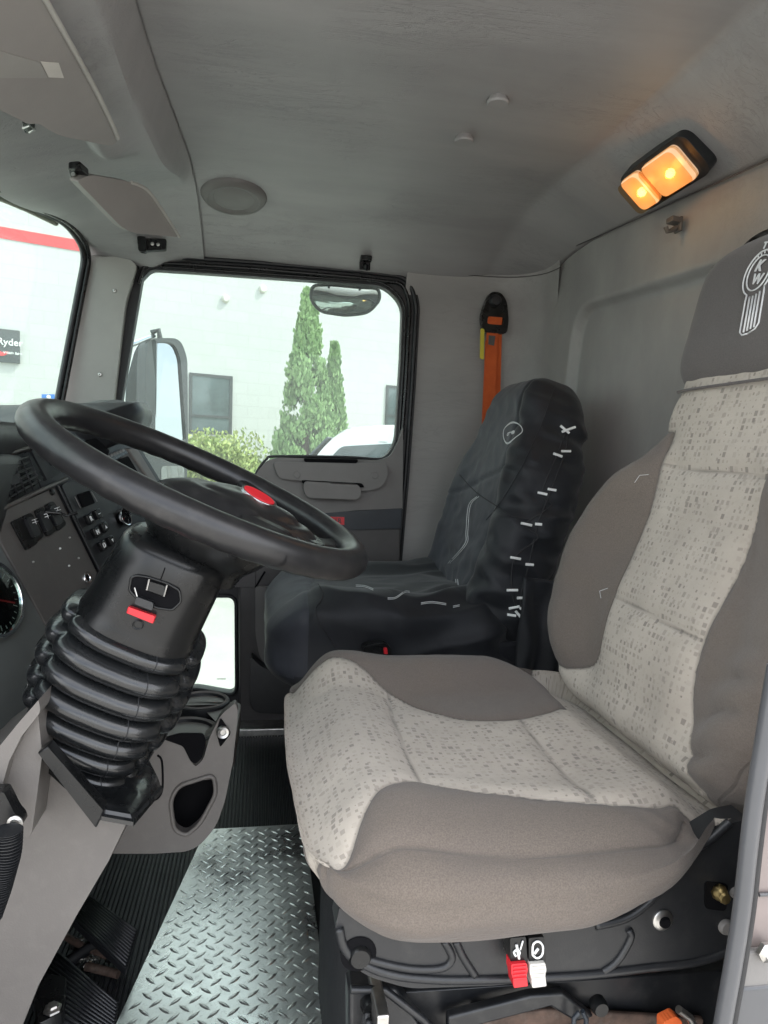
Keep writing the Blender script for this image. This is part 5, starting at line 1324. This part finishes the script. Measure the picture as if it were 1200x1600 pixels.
sr_ = (BPt(124,385)-W0).dot(WA)+.3
slab('red_stripe', [bw(-24,zs[1],.012),bw(sr_,zs[1],.012),bw(sr_,zs[0],.012),bw(-24,zs[0],.012)], -WB*.01, 'redstripe', bd_, smooth=False)
def window(px, frame_w=.05):
    l = [BPt(a,b,.02) for a,b in px]; n = len(l)
    s0 = min((p-W0).dot(WA) for p in l); s1 = max((p-W0).dot(WA) for p in l); z0 = min(p.z for p in l); z1 = max(p.z for p in l)
    f = slab('window', [bw(s0,z0,.03),bw(s1,z0,.03),bw(s1,z1,.03),bw(s0,z1,.03)], -WB*.02, 'signgrey', bd_, smooth=False, holes=[[bw(s0+frame_w,z0+frame_w,.03),bw(s1-frame_w,z0+frame_w,.03),bw(s1-frame_w,z1-frame_w,.03),bw(s0+frame_w,z1-frame_w,.03)]])
    slab('pane', [bw(s0+frame_w,z0+frame_w,.018),bw(s1-frame_w,z0+frame_w,.018),bw(s1-frame_w,z1-frame_w,.018),bw(s0+frame_w,z1-frame_w,.018)], -WB*.006, 'winglass', f, smooth=False)
    slab('mullion', [bw(s0,(z0*.72+z1*.28),.034),bw(s1,(z0*.72+z1*.28),.034),bw(s1,(z0*.72+z1*.28)+.04,.034),bw(s0,(z0*.72+z1*.28)+.04,.034)], -WB*.02, 'signgrey', f, smooth=False)
    slab('sill', [bw(s0-.08,z0-.14,.06),bw(s1+.08,z0-.14,.06),bw(s1+.08,z0-.02,.06),bw(s0-.08,z0-.02,.06)], -WB*.07, 'concrete', f, smooth=False)
window([(296,582),(362,588),(362,680),(296,674)]); window([(604,602),(650,606),(650,672),(604,668)])
vt = lathe('wall_fixture', [(.001,.06),(.05,.06),(.07,.03),(.07,0)], BPt(410,452,.0), WB, 'whitep', bd_, seg=16)
lathe('wall_fixture', [(.001,.06),(.05,.06),(.07,.03),(.07,0)], BPt(352,467,.0), WB, 'whitep', bd_, seg=16)
# sign on the building
sg = [BPt(a,b,.05) for a,b in [(-60,500),(31,517),(31,568),(-60,555)]]
s0 = (sg[0]-W0).dot(WA); s1 = (sg[1]-W0).dot(WA); z1 = (sg[1].z); z0 = sg[2].z
sgn = thing('wall_sign', 'dark grey truck sales sign with white lettering on the warehouse wall', 'sign', bw((s0+s1)/2,z0,.05))
slab('board', [bw(s0,z0,.06),bw(s1,z0,.06),bw(s1,z1,.06),bw(s0,z1,.06)], -WB*.05, 'signgrey', sgn, smooth=False)
q = BPt(15.5,535,.065); hh = z1-z0
text('lettering', 'Ryder', q, WA, (0,0,1), hh*.29, 'print', sgn, ext=.006, bold=.012)
text('lettering', 'Vehicle Sales', BPt(20,552,.065)+Vector((0,0,0)), WA, (0,0,1), hh*.10, 'print', sgn, ext=.006, bold=.03)
rs = [BPt(a,b,.066) for a,b in cat_rom([(-14,540),(-4,546),(4,550),(12,549),(12,553),(3,556),(-6,553),(-14,547)],5,True)]
slab('red_swoosh', rs, -WB*.004, 'redstripe', sgn, smooth=False)
# small blue sign on a post outside the windscreen
bp = thing('parking_sign', 'small blue parking sign with a white mark seen through the windscreen', 'sign', P(75,900,Y=11.0))
slab('panel', PX([(65,616),(85,616),(85,640),(65,640)], Y=11), (0,.02,0), 'bluesign', bp, smooth=False)
lathe('post', [(.03,GZ),(.03,.9)], (P(75,620,Y=11.05).x,11.05,0), (0,0,1), 'steel', bp, seg=12)
lathe('symbol', [(.001,.004),(.03,.004),(.03,0)], P(76,620,Y=10.99), (0,-1,0), 'print', bp, seg=12)
slab('symbol', PX([(73,622),(80,622),(82,629),(72,629)], Y=10.99), (0,.004,0), 'print', bp, smooth=False)
# ---- greenery
def leaves(name, pts, size, mat, parent, up=.5):
    V = []; F = []
    for p in pts:
        a = rng.uniform(0,2*math.pi); t = Vector((math.cos(a)*(1-up), math.sin(a)*(1-up), up+rng.uniform(-.3,.5))).normalized()
        s = Vector((rng.uniform(-1,1),rng.uniform(-1,1),rng.uniform(-1,1))); s = (s-t*s.dot(t)).normalized(); l = size*rng.uniform(.6,1.4); w = l*.28; k = len(V)
        V += [p-s*w*.4, p+t*l*.5-s*w, p+t*l, p+t*l*.5+s*w]; F.append((k,k+1,k+2,k+3))
    return mk(name, V, F, mat, parent, smooth=False)
def cypress(px, ytop, ybot, wpx, Y, label, n):
    c = P(px, 700, Y=Y); ztop = P(px,ytop,Y=Y).z; w = wpx/FPX*Y*1.05/2; t = thing('cypress_tree', label, 'tree', (c.x,Y,GZ), 'narrow conifers beside the warehouse')
    pts = []
    H = ztop-GZ
    clumps = []
    for i in range(150):
        h = rng.random()**.85; rad = w*min(1,(1-h)*1.55+.03)**.85*(.97+.05*math.sin(h*23)+rng.uniform(-.06,.06)); a = rng.uniform(0,2*math.pi); clumps.append((h,a,rad))
    for i in range(n):
        h, a, rad = rng.choice(clumps); r = rad*(rng.uniform(.55,1.0)); a2 = a+rng.gauss(0,.16)
        z = GZ+.15+h*(H-.15)+rng.gauss(0,.07)+.12*r/w
        if z > ztop: z = ztop-rng.random()*.1
        pts.append(Vector((c.x+math.cos(a2)*r+rng.gauss(0,.015), Y+math.sin(a2)*r, z)))
    leaves('crown', pts, .085, 'cypress', t, .75)
    lathe('trunk', [(.07,0),(.05,H*.5),(.015,H*.93)], (c.x,Y,GZ), (0,0,1), 'bark', t, seg=10)
cypress(477, 457, 713, 92, 11.2, 'taller narrow green conifer against the white block wall', 32000)
cypress(518, 541, 713, 52, 11.6, 'shorter slim conifer just right of the taller one', 14000)
bu = thing('flowering_bush', 'loose yellow green bush under the warehouse window', 'bush', (P(350,720,Y=10.5).x,10.5,GZ), None)
pts = []; bc = P(345,735,Y=10.5)
blobs = [(P(rng.uniform(285,400), 0, Y=10.5).x, 10.5+rng.uniform(-.4,.4), rng.uniform(-.5,.85), rng.uniform(.16,.34)) for i in range(60)]
for i in range(16000):
    x, y, z, r = rng.choice(blobs); v = Vector((rng.gauss(0,1),rng.gauss(0,1),rng.gauss(0,1))).normalized()*r*rng.uniform(.7,1.1)
    fx = 1-((x-bc.x)/.75)**2*.5; pts.append(Vector((x,y,min(z,.92*fx)))+v)
leaves('foliage', pts, .07, 'bush', bu, .5)
for i in range(7): tube('stem', [Vector((bc.x+rng.uniform(-.2,.2),10.5,GZ)), Vector((bc.x+rng.uniform(-.5,.5),10.5+rng.uniform(-.2,.2),.2))], .012, 'bark', bu, seg=6)
struct(slab('grass_verge', [(-6,9.6,GZ+.004),(1.5,9.6,GZ+.004),(5,13.5,GZ+.004),(-6,10.6,GZ+.004)], (0,0,-.02), 'bush', smooth=False), None)
# ---- white car
car = thing('white_car', 'white car parked outside below the conifers with dark curved windows', 'car')
car.location = (0,0,0)
cc = P(585,690,Y=7.6); zr = P(570,662,Y=8.3).z
def carpt(u, v, z): # u along the car (front = -), v across, z from ground
    f = Vector((-.93,.36,0)).normalized(); s = Vector((.36,.93,0)); return Vector((P(615,690,Y=8.4).x-.15,8.4,GZ))+f*(-u)+s*v+Vector((0,0,z))
HT = zr-GZ
prof = [(-2.2,.35),(-2.25,.75),(-2.1,1.05),(-1.2,1.18),(-.95,1.22),(-.45,HT*.93),(-.1,HT*.985),(.5,HT),(1.2,HT*.985),(1.75,HT*.93),(2.15,1.25),(2.25,.8),(2.2,.35)]
def carmesh(name, prof, hw, mat, tumble, parent, n=14, **kw):
    V = []; F = []; m = len(prof)
    for j in range(n+1):
        t = -1+2*j/n
        for (u, z) in prof:
            k = 1-tumble*max(0,(z-1.05))/.9; e = (1-abs(t)**3*.05)
            zz = z-(.05*abs(t)**4)*(z/HT)*1.2
            V.append(carpt(u*e, hw*k*math.copysign(abs(t)**.9,t), zz))
    for j in range(n):
        for i in range(m-1): F.append((j*m+i,j*m+i+1,(j+1)*m+i+1,(j+1)*m+i))
    F += [tuple(range(m)), tuple(n*m+i for i in range(m))]; return mk(name, V, F, mat, parent, **kw)
pr = cat_rom(prof, 5, False)
cb = carmesh('body', pr, .88, 'carwhite', .30, car, ang=40)
def cside(s, l, name, mat='carglass'):
    def k(z): return .885*(1-.30*max(0,z-1.05)/.9)+.004
    return slab(name, [carpt(u, s*k(z), z-.05*(z/HT)) for u, z in l], Vector((.36,.93,0))*(.02*-s), mat, car, smooth=False)
for s in (-1, 1):
    cside(s, rnd([(-.75,1.20),(-.32,HT*.88),(.35,HT*.91),(.35,1.20)],.06,4), 'side_window'); cside(s, rnd([(.43,1.20),(.43,HT*.91),(1.15,HT*.90),(1.25,1.22)],.06,4), 'side_window'); cside(s, rnd([(1.34,1.25),(1.26,HT*.88),(1.60,HT*.86),(1.85,1.28)],.06,4), 'side_window')
    slab('mirror', [carpt(-.62, s*.90, 1.18), carpt(-.62, s*1.08, 1.18), carpt(-.62, s*1.10, 1.33), carpt(-.62, s*.92, 1.33)], Vector((.93,-.36,0))*.08, 'carwhite', car, bevel=.03)
    for u in (-1.4, 1.4):
        w_ = lathe('wheel', [(.33,-.1),(.345,-.08),(.345,.08),(.33,.1),(.20,.105),(.19,.08),(.001,.09)], carpt(u, s*.80, .345), Vector((.36,.93,0))*s, 'tyre', car, seg=28)
slab('windscreen', [carpt(-.985,-.74,1.245),carpt(-.985,.74,1.245),carpt(-.50,.60,HT*.905),carpt(-.50,-.60,HT*.905)], Vector((-.5,.2,.8))*.016, 'carglass', car, smooth=False)
slab('rear_window', [carpt(2.135,-.70,1.30),carpt(2.135,.70,1.30),carpt(1.85,.58,HT*.88),carpt(1.85,-.58,HT*.88)], Vector((.8,-.3,.5))*.016, 'carglass', car, smooth=False)
# fence-like neighbouring shed that the door mirror and the chrome pick up
sh = thing('metal_shed', 'pale ribbed metal shed standing behind the truck outside the view', 'shed', (18,0,GZ))
V, F = [], []
for i in range(80):
    x = -14+i*.3
    for (dx, dy) in ((0,0),(.12,0),(.15,-.05),(.27,-.05)): V += [(18+dy, x+dx, GZ), (18+dy, x+dx, 3.4)]
F = [(2*i,2*i+2,2*i+3,2*i+1) for i in range(len(V)//2-1)]
mk('cladding', V, F, 'whitep', sh, smooth=False, solid=.05)
